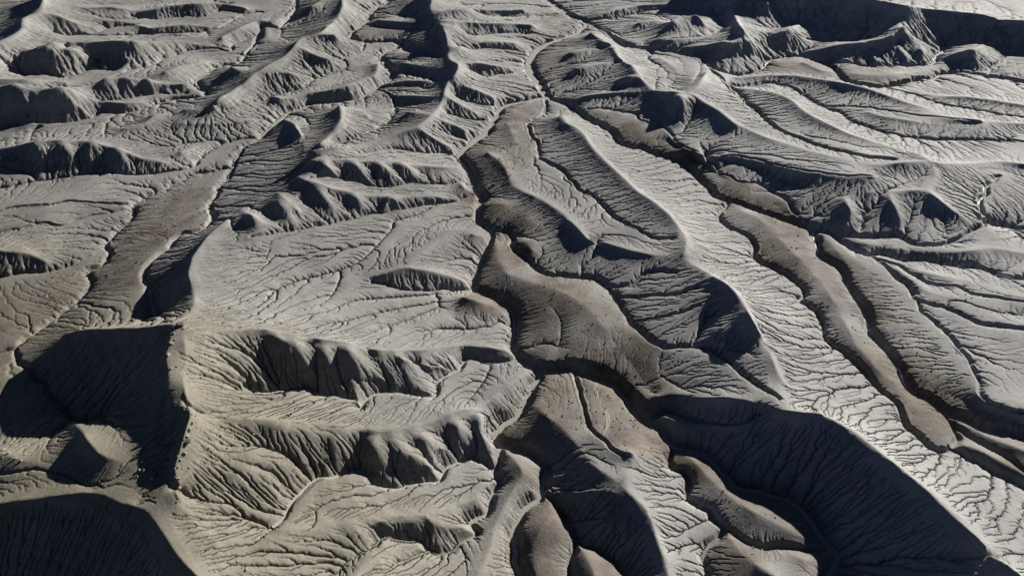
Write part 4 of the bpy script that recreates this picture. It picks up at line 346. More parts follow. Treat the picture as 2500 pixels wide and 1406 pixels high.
# gullies: line, depth, width
GULLIES = [
 ([(-94.1,198),(-93.4,215.4),(-86.9,224.9),(-72.2,234.9),(-64.5,243.1),(-59.8,255.3),(-54.8,272.1),(-55,277.1),(-45.9,283.8),(-37.7,293.3)],1.3,1.6),
 ([(-82.8,198.9),(-72.3,210.5),(-70.2,225.2),(-70.7,233.7)],1.3,1.6),
 ([(-16.9,228.9),(-48.2,218.7),(-62.3,213.1),(-70.5,202.7),(-80.3,191)],1.3,1.6),
 ([(-21.4,217),(-35.6,215.2),(-52.1,206.4),(-68.6,191.5),(-74.9,183.1)],1.3,1.6),
 ([(-20.5,213.2),(-31.5,211.5),(-44.4,200.1),(-52.3,193.5)],1.3,1.6),
 ([(0,212),(-14.1,202.7),(-29.3,199.7),(-34.2,190.2)],1.3,1.6),
 ([(-102.9,234.1),(-101.9,243),(-103.9,252),(-95.5,259.2)],1.3,1.6),
 ([(-18.8,204.4),(-24,211.2),(-20.5,212.9)],1.3,1.6),
 ([(-7.9,203.5),(-12.7,209.4)],1.3,1.6),
 ([(54.9,187.6),(52.5,181.1),(55.3,172.5),(62,165)],1.3,1.6),
 ([(66.5,186.9),(77,183.9),(85.5,178.5)],1.3,1.6),
 ([(-54.8,117.7),(-52.5,109.2),(-54.3,105.1)],1.3,1.6),
 ([(-16.3,160.4),(-10.1,174.6),(-7.5,186.3)],1.3,1.6),
 ([(39.7,111.3),(50.5,116.8),(58.1,121.2)],1.3,1.6),
 ([(40.2,106.9),(49.5,111.6),(56.4,113.5)],1.3,1.6),
 ([(14.5,215.5),(18.8,203.7),(16.4,187.2)],1.3,1.6),
 ([(5.4,193.5),(12.2,194.4),(19.7,191.3)],1.3,1.6),
 ([(18.6,131.5),(13.7,131.8),(10.3,133.5)],1.3,1.6),
 ([(22.4,118.1),(18,121.2),(14.5,123.2)],1.3,1.6),
 ([(89.1,105.9),(96,105.6),(102.2,103.7),(107.5,99.2)],1.3,1.6),
 ([(94.8,395.9),(96.3,382.9),(89.3,372.5)],1.3,1.6),
 ([(107.6,387.8),(101.3,377.8),(92.3,359.1)],1.3,1.6),
 ([(118.1,305.1),(132.3,306.4),(140,313.7)],1.3,1.6),
 ([(128.2,288),(137.9,284.2),(147.8,280.6)],1.3,1.6),
 ([(150.7,266.6),(160.6,275.2),(166,285.9)],1.3,1.6),
 ([(172.7,264.8),(181.6,272.7),(187.5,283.3)],1.3,1.6),
 ([(186.3,256.9),(196,267),(197.8,276.7)],1.3,1.6),
 ([(194.1,258.6),(195.4,269.8)],1.3,1.6),
 ([(105.3,476.5),(95.4,450),(87.5,413.1)],1.3,1.6),
 ([(126.9,478.4),(125.7,460.3),(112.1,424.2)],1.3,1.6),
 ([(-218.7,276.3),(-232.2,280.6)],1.3,1.6),
 ([(-140.4,305.1),(-150.9,287.8),(-161.1,273.7)],1.3,1.6),
]
# smooth brown benches: outline, how domed, how brown
BENCHES = [
 ([(-16.3,233.9),(-11.8,227.4),(-5.8,223.5),(-0.8,217.1),(1.3,208.2),(0.8,199.1),(1.8,191.8),(6,186.6),(9.6,183),(21.5,182.8),(32.1,177.9),(39.1,171.3),(45,161.5),(54,163.6),(54.1,173.2),(51.7,185.1),(47.4,197.3),(44.6,210.4),(40.3,221.4),(36.8,227.4),(30.7,233.4),(13.8,236.6),(7,243.8),(0,257.2),(-2.8,269.5),(-8.5,271.7),(-9.7,260.8),(-12.5,248.1)],1.0,1.0),
 ([(-3.7,150),(-4.7,153.7),(1.4,163.7),(6.4,170.6),(10.1,182.6),(21.4,181.9),(23.2,172.6),(23.3,161),(23.2,152.2),(19.4,145.7),(11.7,143.3),(5.3,146)],1.0,1.0),
 ([(22.2,181.4),(27.2,180.5),(32.1,177.9),(39.1,171.3),(45.4,158.8),(52.7,149.9),(53,146.3),(50.2,141.2),(42.2,141),(33.9,139.6),(28.9,144.6),(24.3,154.4),(23.7,165.4)],1.2,1.0),
 ([(53.7,149.6),(60.6,145.8),(66.7,136.1),(76.3,132),(82.7,129.3),(86.9,125.7),(89,120.3),(90.7,111.8),(84.8,110),(74.5,110.4),(67.6,112.6),(60.4,117.5),(58.1,124.6),(53.3,129.6),(52.9,136.1),(50.3,141)],1.0,1.0),
 ([(60.4,117.5),(67.6,112.6),(80.6,111.1),(89.8,110),(88.1,106.5),(82.4,98.5),(53.4,98.5),(55.4,111.2)],0.6,1.0),
 ([(-3.3,148.6),(1.3,146.2),(6.3,144.8),(10.2,141),(10.9,138.1),(8.7,131),(2.5,131.5),(-2.5,137),(-5.2,142.1)],1.0,1.0),
 ([(10.6,132),(12.6,127.3),(16.4,120.5),(19.2,114.8),(15.7,109.7),(14.1,98.5),(2.2,98.5),(0.2,116.6),(3.8,125.5)],1.0,1.0),
 ([(19.2,114.2),(24.4,110.8),(28.2,107.4),(33.6,98.5),(15.2,98.5),(16.1,110.3)],0.9,1.0),
 ([(-17.2,300.9),(-8,298.9),(2,292.5),(9.6,279.8),(14.9,269.5),(9.2,265.3),(-1.9,273.7),(-9.6,278.2),(-15.6,284.9)],1.0,1.0),
 ([(-0.9,267.2),(5.5,264.7),(9.9,256.7),(10.6,246.5),(3.6,250.9),(0,260)],0.8,1.0),
 ([(-27.3,355.6),(-20.8,364.8),(-11.9,377.6),(-8.1,410.2),(20.7,425.6),(11.9,380.9),(13.7,358.6),(8.7,333.6),(-2.1,321.2),(0,305.5),(-14.4,307.8),(-21.3,325.2),(-27.8,345.6)],0.3,0.7),
 ([(46.6,395.1),(40.1,406.6),(57.4,405.1),(78.7,382.1),(97.2,345.6),(103,335.2),(114.5,316),(129.7,296.6),(138.4,274.3),(123.8,288.6),(107.9,300.9),(99.2,320.4),(88.4,342.2),(72.9,357.2),(59.6,369.9)],1.0,1.0),
 ([(108,299.8),(123.1,286.3),(138.1,274.5),(136.9,258),(140.7,243),(141.2,222.7),(138.6,204.9),(140.5,182.3),(140.3,170.6),(145.3,161.9),(143.5,151.3),(139.5,144.5),(133.6,145.3),(130.6,155.6),(131.4,166.4),(125.9,177.9),(121,194.3),(120.6,204.2),(121.7,214.3),(116.8,221.9),(119.7,230.5),(113.8,241.9),(107.6,254.4),(102.7,274.7),(101.2,288.6)],1.0,1.0),
 ([(139.1,267.2),(147,265.8),(149.4,246.5),(150.1,228.9),(149.3,211),(149.1,189.6),(150.8,174.6),(155.6,164.3),(168.6,155.7),(166.4,150.9),(151.6,159.3),(140.3,171),(140.7,191.1),(139.1,206.2),(142,233.9),(137.4,257.2)],0.6,1.0),
 ([(-20.7,216),(-16.6,230),(-5.8,223.5),(0,216.1),(1,212),(-8,209.2),(-14.3,208.5)],1.0,1.0),
 ([(-20.3,271),(-17.3,278.5),(-11.5,276.8),(-9.9,266.6),(-11.9,259.4),(-17.4,260)],1.0,1.0),
 ([(-22.2,320.4),(-17.6,311),(-15.8,300.9),(-16.7,288.6),(-22,296.2),(-24.6,306.9)],0.8,1.0),
 ([(143.5,167.2),(151,158.4),(160.1,152),(166.4,150.4),(166.1,138.6),(154.8,132.3),(146.4,139.2),(140.7,145.6),(144.2,157.1)],0.6,1.0),
 ([(217.3,454),(227.4,444.7),(241.9,441.3),(260.6,447.5),(288.2,460.5),(258.6,456.6),(239.3,475.7),(216.6,483)],0.6,1.0),
 ([(-149.9,320.4),(-142.6,286.9),(-145.5,272.9),(-155.2,259.1),(-159.3,243),(-152.3,230.8),(-156.3,220.4),(-171,215),(-183.9,207.3),(-186.5,195),(-193.4,184.1),(-219.4,227.4),(-198.6,236.6),(-181.5,247.1),(-181.2,262.4),(-184,296.2),(-172.3,312.5)],0.2,0.7),
 ([(11.6,490.3),(18.2,523.4),(34,534.9),(54.2,555.3),(56.9,518.2),(42.4,479.4),(38.1,456.6),(16.5,459.8)],0.3,0.7),
 ([(31,612.6),(41.9,590.9),(55.5,571.5),(41.4,555.3),(28.8,558.3)],0.3,0.7),
 ([(180.6,486.3),(211.3,484.4),(218.7,465.3),(213.2,450.7),(194.1,458.6),(159.9,462.5)],0.5,1.0),
 ([(-122.5,546.2),(-114.6,574.5),(-90.6,542.2),(-89.7,534.9),(-110,532.3)],0.5,1.0),
]
BUTTE = [(-177.9,183),(-174.4,189.5),(-161.4,189.1),(-124.8,176),(-108,168.8),(-107.3,179.9),(-91.5,172.2),(-86.1,168.7),(-79.3,155.7),(-75.6,133.5),(-69.4,125.1),(-63.4,105.7),(-62.6,86.9),(-150.5,85.9),(-176.3,138.8),(-177.9,165.1)]
# bare smooth ground round the shadowed bowl
CALM = [(-212,210.5),(-158.8,197.4),(-122.9,175.4),(-109.3,166.6),(-98.9,138.6),(-93,114.8),(-94.7,106.8),(-74.5,86.8),(-68,76.4),(-135.6,81.9),(-159.9,133.6)]
# white crusts in the wash beds
SALT = [
 [(242.2,310.5),(232,301.4),(224.5,291.7),(221,284.9),(214.5,271.5)],
 [(139.8,274.5),(138.3,267.2),(136.9,258.3)],
 [(140,212.7),(139.4,208.7),(138.7,204.9)],
 [(140.9,183.7),(140.4,179.5),(139.4,175.7)],
 [(190.5,495.4),(181.4,488.8),(173,477.3)],
 [(189.7,243.3),(195.1,241.2),(202.4,236.6)],
 [(288.3,480.4),(300.6,493.3),(313.8,510.2)],
 [(203.4,235.5),(210.6,233)],
 [(171.3,230),(176.5,228.5)],
 [(54.4,579.2),(57,574.1),(48.4,553.7),(40.8,543.7)],
 [(226.2,476.7),(221.5,468.7),(219.8,456.3)],
 [(116.8,224.3),(115.9,220.6),(117.1,220.3)],
]
# wheel marks
TRACKS = [
 [(31,176.8),(28.9,172.6),(29,168.1),(30.4,163.2),(31.8,158.8),(31.7,154),(29.3,148)],
 [(29.6,174.9),(29.5,164.3),(31.2,157.7),(30.4,151.2),(28.4,145.8)],
 [(-1.4,230.8),(-1.7,235),(0.9,238.7),(6.1,242.8),(8.8,246.5)],
 [(0,228.2),(-0.7,233.6),(2.1,237.3),(6.9,239.5)],
 [(30.1,121),(30.7,115.1),(32.1,111.1),(32.7,106.6)],
 [(63.5,221),(67,222.8),(73,221.8)],
]
CREST_ROCKS = [(-85.5,121),(-104.1,166.9),(-102.6,165.6),(-104.6,163.1),(-103.5,158.2),(-102.3,153.1),(-99.4,147.5),(-93,134),(-90.3,132),(-87.7,130.3),(-86.4,129),(-85.8,126.5),(-85.8,124.5),(-85.8,122.7),(-85.3,118.2),(-85.7,116.3),(-85.9,114.5),(-85.3,111.8),(-85.2,110.5),(-84.1,108.8),(-139.5,125.4),(-135.8,123.2),(-142.3,127.3),(-133.7,122.1),(-96.8,115.1),(-95.5,114.8),(-93.6,113.8),(-92.4,112.5)]
SLOPE_ROCKS = [(-94.2,158.1),(-91.7,156.6),(-91.6,152.9),(-91.9,162.6),(-90.2,160.3),(-91.9,147.8),(-87.5,156.1),(-87.1,160.9),(-85.4,166.7),(-83.5,168.6),(-81.6,170.9),(-94.9,153.7),(-79.4,142.3),(-77.3,140.5),(-73.4,140.6),(-80.2,135.5),(-80.8,134.4),(-82.3,129.5),(-80.1,128.1),(-78,125.1),(-77,123.4),(-76.1,121.5),(-79.1,120.1),(-81.3,122.8),(-73.3,132.1),(-74.1,126.6),(-73.7,129.4),(-71.7,109.7),(-75.1,109.1),(-63.1,90.6),(-65.4,92.3),(28.6,138.2),(56,138),(70.3,129.4),(70.1,110.5),(67.4,110.7),(106.1,168.8)]
# where scrub grows
SCRUB = [(-6.6,342.6),(-2.3,354.5),(-10.8,333.6),(2.1,323),(-4.2,315.1),(6.6,343.5),(30.9,382.9),(27.5,405.7),(35.5,379.6),(-181.2,275.4),(-174.3,282),(-163.1,288.6),(-177.9,247.1),(-180.1,232.9),(-186.1,227.6),(-164.9,247.3),(-156.3,303),(13.7,160.3),(33.9,157.2),(23.7,208.9),(37.2,186.5),(116.4,252),(127,207.7),(156.4,202.7),(183.6,226.6),(183.2,210.4),(61.6,129.4),(70.8,118.8),(90,352.6),(105.8,322.6),(-31.5,318.6),(-46.8,270.3),(-61.7,247.9),(39.6,149.9),(149,169.9),(12.8,169.9),(81.4,368.8),(-145.2,283.2),(-161.9,266.4),(-186,217.3)]
# ---- log-polar sheet: square cells that grow with distance from (0, OY)
OY=-120.0; R0=203.0; R1=955.0; TH=0.607; LSC=.9; DOME=.009
def grid(dth):
    nr=int(round(np.log(R1/R0)/dth)); nt=int(round(2*TH/dth))
    r=R0*np.exp((np.arange(nr)+.5)*dth); t=-TH+(np.arange(nt)+.5)*dth
    X=(r[:,None]*np.sin(t)[None,:]).astype(np.float32); Y=(OY+r[:,None]*np.cos(t)[None,:]).astype(np.float32)
    cell=(r*dth).astype(np.float32)[:,None]
    return X,Y,cell
def to_ij(x,y,dth):
    r=np.hypot(x,y-OY); t=np.arctan2(x,y-OY)
    return np.log(r/R0)/dth-.5, (t+TH)/dth-.5
def spline(p,step):
    """Catmull-Rom through p, sampled about every step metres"""
    p=np.asarray(p,float)
    if len(p)==2: q=[p[0],*p,p[1]]
    q=np.vstack([2*p[0]-p[1],p,2*p[-1]-p[-2]])
    out=[]
    for i in range(1,len(q)-2):
        a,b,c,d=q[i-1:i+3]
        n=max(2,int(np.hypot(*(c-b)[:2])/step)+1)
        t=np.linspace(0,1,n,endpoint=False)[:,None]
        out.append(.5*((2*b)+(c-a)*t+(2*a-5*b+4*c-d)*t**2+(3*b-a-3*c+d)*t**3))
    out.append(p[-1:])
    return np.vstack(out)
def vnoise(x,y,seed):
    """smooth value noise, unit lattice"""
    xi=np.floor(x).astype(np.int64); yi=np.floor(y).astype(np.int64)
    fx=(x-xi).astype(np.float32); fy=(y-yi).astype(np.float32)
    fx=fx*fx*fx*(fx*(fx*6-15)+10); fy=fy*fy*fy*(fy*(fy*6-15)+10)
    tab=np.random.default_rng(seed).random(65536).astype(np.float32)
    def h(a,b): return tab[((a*73856093)^(b*19349663))&65535]
    v0=h(xi,yi)*(1-fx)+h(xi+1,yi)*fx; v1=h(xi,yi+1)*(1-fx)+h(xi+1,yi+1)*fx
    return (v0*(1-fy)+v1*fy)*2-1
def fbm(x,y,seed,octs=4,gain=.5):
    s=0;a=1
    for o in range(octs):
        s=s+a*vnoise(x*2**o+17.3*o,y*2**o-9.1*o,seed+o); a*=gain
    return s
def raster(lines,dth,shape):
    """mean z of the dense line points per cell"""
    zs=np.zeros(shape[0]*shape[1]); n=np.zeros(shape[0]*shape[1])
    for L in lines:
        i,j=to_ij(L[:,0],L[:,1],dth); i=np.rint(i).astype(int); j=np.rint(j).astype(int)
        ok=(i>=0)&(j>=0)&(i<shape[0])&(j<shape[1])
        k=i[ok]*shape[1]+j[ok]
        np.add.at(zs,k,L[ok,2]); np.add.at(n,k,1)
    m=n>0; z=np.zeros_like(zs); z[m]=zs[m]/n[m]
    return z.reshape(shape).astype(np.float32), m.reshape(shape)
def relax(z,fix,zf,rhs,n,w=1.0):
    for _ in range(n):
        p=np.pad(z,1,mode='edge')
        a=.25*(p[:-2,1:-1]+p[2:,1:-1]+p[1:-1,:-2]+p[1:-1,2:]+rhs)
        z=np.where(fix,zf,a)
    return z
def resize(a,shape):
    i=np.clip((np.arange(shape[0])+.5)*a.shape[0]/shape[0]-.5,0,a.shape[0]-1); j=np.clip((np.arange(shape[1])+.5)*a.shape[1]/shape[1]-.5,0,a.shape[1]-1)
    i0=np.minimum(i.astype(int),a.shape[0]-2); j0=np.minimum(j.astype(int),a.shape[1]-2)
    fi=(i-i0)[:,None].astype(np.float32); fj=(j-j0)[None,:].astype(np.float32)
    A=a[i0][:,j0]*(1-fj)+a[i0][:,j0+1]*fj; B=a[i0+1][:,j0]*(1-fj)+a[i0+1][:,j0+1]*fj
    return (A*(1-fi)+B*fi).astype(np.float32)
def inside(poly,X,Y):
    c=np.zeros(X.shape,bool); n=len(poly)
    for k in range(n):
        x1,y1=poly[k][:2]; x2,y2=poly[(k+1)%n][:2]
        if y1==y2: continue
        c^=((Y<y1)!=(Y<y2))&(X<(x2-x1)*(Y-y1)/(y2-y1)+x1)
    return c
def blur(a,n):
    for _ in range(n):
        p=np.pad(a,1,mode='edge')
        a=.25*a+.125*(p[:-2,1:-1]+p[2:,1:-1]+p[1:-1,:-2]+p[1:-1,2:])+.0625*(p[:-2,:-2]+p[:-2,2:]+p[2:,:-2]+p[2:,2:])
    return a
def membrane(dth,ks,lines,add=None):
    z=None
    for k in ks:
        X,Y,cell=grid(dth*k); zf,fix=raster(lines,dth*k,X.shape)
        z=np.where(fix,zf,zf[fix].mean()).astype(np.float32) if z is None else resize(z,X.shape)
        z=relax(z,fix,zf,0,{32:500,16:250,8:120,4:60}[k])
    return z
def base_surface(dth,channels,ridges,brown):
    """ground level follows the valley lines; crests stand on it with concave aprons; brown benches are domed"""
    zb4=membrane(dth,(32,16,8,4),channels)
    dz=[]
    for L,sl in ridges:
        i,j=to_ij(L[:,0],L[:,1],dth*4); ii=np.clip(np.rint(i).astype(int),0,zb4.shape[0]-1); jj=np.clip(np.rint(j).astype(int),0,zb4.shape[1]-1)
        L=L.copy(); L[:,2]=np.maximum(L[:,2]-zb4[ii,jj],.5)*(LSC if sl<.5 else 1.5)/sl; dz.append(L)
    rel4=blur(membrane(dth,(32,16,8,4),dz),6)
    z=None
    for k in (16,8,4,2,1):
        d=dth*k
        X,Y,cell=grid(d)
        zc,mc=raster(channels,d,X.shape); zr,mr=raster([r[0] for r in ridges],d,X.shape)
        zf=np.where(mc,zc,zr); fix=mc|mr
        ld=np.zeros(X.shape,np.float32)
        for poly,l,*_ in brown:
            ld=np.where(inside(poly,X,Y),DOME*l,ld)
        zb=resize(zb4,X.shape); Ls=np.clip(resize(rel4,X.shape),5,60)
        kk=np.where(ld>.5*DOME,0,(cell/Ls)**2).astype(np.float32)
        rhs=ld*cell**2+kk*zb
        if z is None: z=np.where(fix,zf,zb).astype(np.float32)
        else: z=resize(z,X.shape)
        for _ in range({16:300,8:150,4:80,2:40,1:24}[k]):
            p=np.pad(z,1,mode='edge')
            z=np.where(fix,zf,(p[:-2,1:-1]+p[2:,1:-1]+p[1:-1,:-2]+p[1:-1,2:]+rhs)/(4+kk))
    return X,Y,cell,z,ld
def nb_min(p):
    a=np.minimum(np.minimum(p[:-2,1:-1],p[2:,1:-1]),np.minimum(p[1:-1,:-2],p[1:-1,2:]))
    b=np.minimum(np.minimum(p[:-2,:-2],p[:-2,2:]),np.minimum(p[2:,:-2],p[2:,2:]))
    return np.minimum(a,b)
def fill(z,out,n,W=None,eps=2e-3):
    """raise pits until they spill towards the outlets"""
    big=np.float32(1e4)
    W=np.full(z.shape,big,np.float32) if W is None else np.maximum(W,z)
    W=np.where(out,z,W); eps=eps*(.15+1.7*np.random.default_rng(3).random(z.shape,dtype=np.float32))
    for _ in range(n):
        W=np.where(out,z,np.maximum(z,np.minimum(W,nb_min(np.pad(W,1,constant_values=big))+eps)))
    return np.where(W>big*.5,z,W)
def fill_multi(z,out):
    n,m=z.shape; W=None
    for k,its in ((16,200),(4,90),(1,36)):
        a,b=n//k*k,m//k*k
        zk=z[:a,:b].reshape(n//k,k,m//k,k).max((1,3)) if k>1 else z
        ok=out[:a,:b].reshape(n//k,k,m//k,k).any((1,3)) if k>1 else out
        zk=np.where(ok&(k>1),z[:a,:b].reshape(n//k,k,m//k,k).min((1,3)) if k>1 else z,zk)
        e=2e-3*k
        W=fill(zk,ok,its,None if W is None else resize(W,zk.shape)+.05*k,e)
    return W
NB=((0,1),(1,1),(1,0),(1,-1),(0,-1),(-1,-1),(-1,0),(-1,1))
def receivers(z,cell,rng=None):
    """flow to one of the two neighbours that bracket the fall line, by chance in proportion; else the steepest"""
    n,m=z.shape; idx=np.arange(n*m).reshape(n,m)
    p=np.pad(z,1,mode='edge')
    gi=(p[2:,1:-1]-p[:-2,1:-1])+.5*(p[2:,2:]+p[2:,:-2]-p[:-2,2:]-p[:-2,:-2]); gj=(p[1:-1,2:]-p[1:-1,:-2])+.5*(p[2:,2:]+p[:-2,2:]-p[2:,:-2]-p[:-2,:-2])
    a=np.arctan2(-gi,-gj)/(np.pi/4)%8
    k=np.floor(a+rng.random(z.shape,dtype=np.float32)).astype(np.int64)%8
    DI=np.array([q[0] for q in NB]); DJ=np.array([q[1] for q in NB])
    I=np.clip(np.arange(n)[:,None]+DI[k],0,n-1); J=np.clip(np.arange(m)[None,:]+DJ[k],0,m-1)
    good=z[I,J]<z
    best=np.zeros(z.shape,np.float32); rec=idx.copy(); dist=np.ones(z.shape,np.float32)
    for di,dj in NB:
        A_=(slice(max(0,-di),n-max(0,di)),slice(max(0,-dj),m-max(0,dj)))
        B_=(slice(max(0,di),n-max(0,-di)),slice(max(0,dj),m-max(0,-dj)))
        s=z[A_]-z[B_]
        if di and dj: s=s*.7071
        b=s>best[A_]
        best[A_]=np.where(b,s,best[A_]); rec[A_]=np.where(b,idx[B_],rec[A_]); dist[A_]=np.where(b,1.4142 if di and dj else 1.0,dist[A_])
    rec=np.where(good,I*m+J,rec); dist=np.where(good,np.where(k%2==1,1.4142,1.0),dist).astype(np.float32)
    return rec.ravel(),dist.ravel()
def levels(rec):
    """steps to the outlet, by pointer doubling"""
    n=rec.size; me=np.arange(n); d=(rec!=me).astype(np.int32); p=rec.copy()
    while True:
        dp=d[p]
        if not dp.any(): break
        d=d+dp; p=p[p]
    return d
def flow(z,cell,rng,rain=None):
    n,m=z.shape
    rec,dist=receivers(z,cell,rng)
    lv=levels(rec)
    order=np.argsort(lv.astype(np.uint16) if lv.max()<65535 else lv,kind='stable')
    cuts=np.searchsorted(lv[order],np.arange(lv.max()+2))
    A=np.repeat((cell**2),m,axis=1).astype(np.float64).ravel()
    if rain is not None: A=A*rain.ravel()
    for l in range(lv.max(),0,-1):
        k=order[cuts[l]:cuts[l+1]]
        r=rec[k]
        if k.size<4000: np.add.at(A,r,A[k])
        else:
            A+=np.bincount(r,weights=A[k],minlength=A.size)
    return rec,dist,order,cuts,A
def erode(z,cell,K,dt,fixed,iters,diff,rng,m=.45,rain=None,jitter=None,thr=0.0):
    n,mm=z.shape; C=np.repeat(cell,mm,axis=1).ravel()
    for it in range(iters):
        rec,dist,order,cuts,A=flow(z,cell,np.random.default_rng(77),rain)
        zz=z.astype(np.float64).ravel()
        f=(K.ravel()*dt*np.maximum(A-thr,0)**m/(dist*C)); f[fixed.ravel()]=0
        for l in range(1,len(cuts)-1):
            k=order[cuts[l]:cuts[l+1]]
            zz[k]=(zz[k]+f[k]*zz[rec[k]])/(1+f[k])
        z=zz.reshape(n,mm).astype(np.float32)
        # creep, metres^2 per step, kept stable
        a=np.minimum(diff/cell**2,.2)
        p=np.pad(z,1,mode='edge')
        z=np.where(fixed,z,z+a*(p[:-2,1:-1]+p[2:,1:-1]+p[1:-1,:-2]+p[1:-1,2:]-4*z))
    return z,A.reshape(n,mm)
def stamp(z,X,Y,dth,line,amp,width,sign,floor=None):
    """raise or carve a soft ridge along a line; tapers to both ends"""
    i,j=to_ij(line[:,0],line[:,1],dth)
    c=width*3/(R0*np.exp(dth*max(i.mean(),0))*dth)+2
    i0,i1=int(max(0,i.min()-c)),int(min(z.shape[0],i.max()+c+1)); j0,j1=int(max(0,j.min()-c)),int(min(z.shape[1],j.max()+c+1))
    if i1<=i0 or j1<=j0: return
    x=X[i0:i1,j0:j1]; y=Y[i0:i1,j0:j1]
    best=np.full(x.shape,1e9,np.float32); par=np.zeros(x.shape,np.float32)
    n=len(line)-1
    for k in range(n):
        ax,ay=line[k,:2]; bx,by=line[k+1,:2]; dx,dy=bx-ax,by-ay; L=dx*dx+dy*dy+1e-9
        t=np.clip(((x-ax)*dx+(y-ay)*dy)/L,0,1); d=(x-ax-t*dx)**2+(y-ay-t*dy)**2
        b=d<best; best=np.where(b,d,best); par=np.where(b,(k+t)/n,par)
    if sign>0: w=np.sin(np.pi*np.clip(par*.85+.08,0,1)); z[i0:i1,j0:j1]+=amp*w*np.exp(-best/width**2)
    else:
        w=np.clip(par*5,.15,1)*np.clip((1-par)*3+.3,0,1)
        z[i0:i1,j0:j1]-=amp*w*np.exp(-np.sqrt(best)/width)
# ---------------------------------------------------------------- terrain
DTH = .00108                     # cell size over distance
KK, ITER1, D1, VMIX, RDEP, RA0 = .025, 12, .001, .4, .25, 1.3
COARSE = ((4, 8, 1, .05), (2, 6, 1, .01))
rng = np.random.default_rng(5)
CH = [spline(p, .5) for p, w in CHANNELS]
RG = [(spline(p, .5), s) for p, s in RIDGES]
X, Y, cell, z, load = base_surface(DTH, CH, RG, BENCHES)
print('base', z.shape, z.min(), z.max(), time.time() - T0)
brown = np.zeros(z.shape, np.float32)
for poly, l, cs in BENCHES: brown[inside(poly, X, Y)] = cs
brown = resize(blur(brown[:z.shape[0] // 4 * 4, :z.shape[1] // 4 * 4].reshape(z.shape[0] // 4, 4, -1, 4).mean((1, 3)), 7), z.shape)
for line, a, w in SPURS: stamp(z, X, Y, DTH, spline(line + [] if len(line) > 2 else line, 3.), a, w, 1)
z = blur(z, 2)
# wash floors: fixed base level, cut below the banks
wash = np.zeros(z.shape, np.float32); zfloor = np.full(z.shape, 1e9, np.float32)
fixed = np.zeros(z.shape, bool)
for (p, w), L in zip(CHANNELS, CH):
    L = L.copy()
    nx = np.gradient(L[:, 1]); ny = -np.gradient(L[:, 0]); nn = np.hypot(nx, ny) + 1e-6
    wob = 1.2 * fbm(L[:, 0] / 9, L[:, 1] / 9, 40, 3); L[:, 0] += wob * nx / nn; L[:, 1] += wob * ny / nn
    wf = np.maximum(w * (1 + .35 * fbm(L[:, 0] / 14, L[:, 1] / 14, 31, 2)), .12)
    i, j = to_ij(L[:, 0], L[:, 1], DTH)
    cut = 0.8 + 1.3 * min(w, 1.0)
    i = np.rint(i).astype(int); j = np.rint(j).astype(int)
    ok = (i >= 12) & (j >= 12) & (i < z.shape[0] - 12) & (j < z.shape[1] - 12)
    i, j, L, wf = i[ok], j[ok], L[ok], wf[ok]
    for di in range(-9, 10):
        for dj in range(-9, 10):
            ii = i + di; jj = j + dj
            d = np.hypot(X[ii, jj] - L[:, 0], Y[ii, jj] - L[:, 1])
            zz = L[:, 2] - cut + np.maximum(d - wf, 0) * 1.5
            np.minimum.at(zfloor, (ii, jj), zz.astype(np.float32))
            m = d <= np.maximum(wf, .6 * cell[ii, 0]); fixed[ii[m], jj[m]] = True
            if w >= .5:
                m = d <= wf; wash[ii[m], jj[m]] = 1
z = np.minimum(z, zfloor)
# the drainage is found on a roughened copy of the ground, so that rills wander and join
def slope(z):
    gy, gx = np.gradient(z); return np.hypot(gx, gy) / cell
def shrink(a, k): return a[:a.shape[0] // k * k, :a.shape[1] // k * k].reshape(a.shape[0] // k, k, -1, k).mean((1, 3))
sl = slope(blur(z, 4)); rough = np.clip(sl, .07, .5)
zn = z + np.where(fixed, 0, rough * (.5 * fbm(X / 8., Y / 8., 3, 2) + (1.2 + 2.2 * np.clip((Y - 330) / 200, 0, 1)) * fbm(X / 26., Y / 26., 23, 2) + .3 * fbm(X / 2.4, Y / 2.4, 13, 2) + .2 * rng.standard_normal(z.shape).astype(np.float32) * cell))
for line, a, w in GULLIES: stamp(zn, X, Y, DTH, spline(line, 3.), a, w, -1)
K = (KK * (1 - .6 * brown)).astype(np.float32)
print('prep', time.time() - T0)
out = fixed.copy(); out[0] = out[-1] = True; out[:, 0] = out[:, -1] = True
zn = fill_multi(zn, out)
print('filled', time.time() - T0)
for k, its, kf, df in COARSE:
    zk = shrink(zn, k); fk = shrink(fixed.astype(np.float32), k) > .2; ck = cell[:zk.shape[0] * k].reshape(-1, k).mean(1)[:, None] * k
    ek, _ = erode(zk, ck, kf * shrink(K, k), 1.0, fk, its, df, rng, m=.5)
    zn = np.where(fixed, zn, zn + resize(ek - zk, zn.shape))
zn = fill_multi(zn, out)
zn, A = erode(zn, cell, K, 1.0, fixed, ITER1, D1, rng, m=.5)
print('full', time.time() - T0)
# ground = smooth form + part of the carved valleys, then the rills cut in, deeper and wider with catchment
far = np.clip((Y - 330) / 200, 0, 1)
vm = VMIX + .4 * np.clip((sl - .3) / .3, 0, 1) * (1 - brown) + .3 * far
z = np.where(fixed, z, z + np.minimum(vm, .95) * (1 - .6 * blur(inside(CALM, X, Y).astype(np.float32), 12)) * blur(zn - z, 1))
sl = slope(blur(z, 3))
Ra = RA0 * (1 + np.minimum((.13 / np.maximum(sl, .01)) ** 1.5, 7))
dep = RDEP * np.clip((A - Ra) / Ra, 0, 1) * (1 + .35 * np.log2(np.clip(A / RA0, 1, 1000))) * np.clip(sl / .08, .35, 1) * (1 - .65 * brown) * np.clip(.55 / cell, .45, 1)
vary = np.clip(.95 + .4 * fbm(X / 35, Y / 35, 81, 3), .5, 1.3) * (1 + .6 * np.clip((sl - .3) / .3, 0, 1))
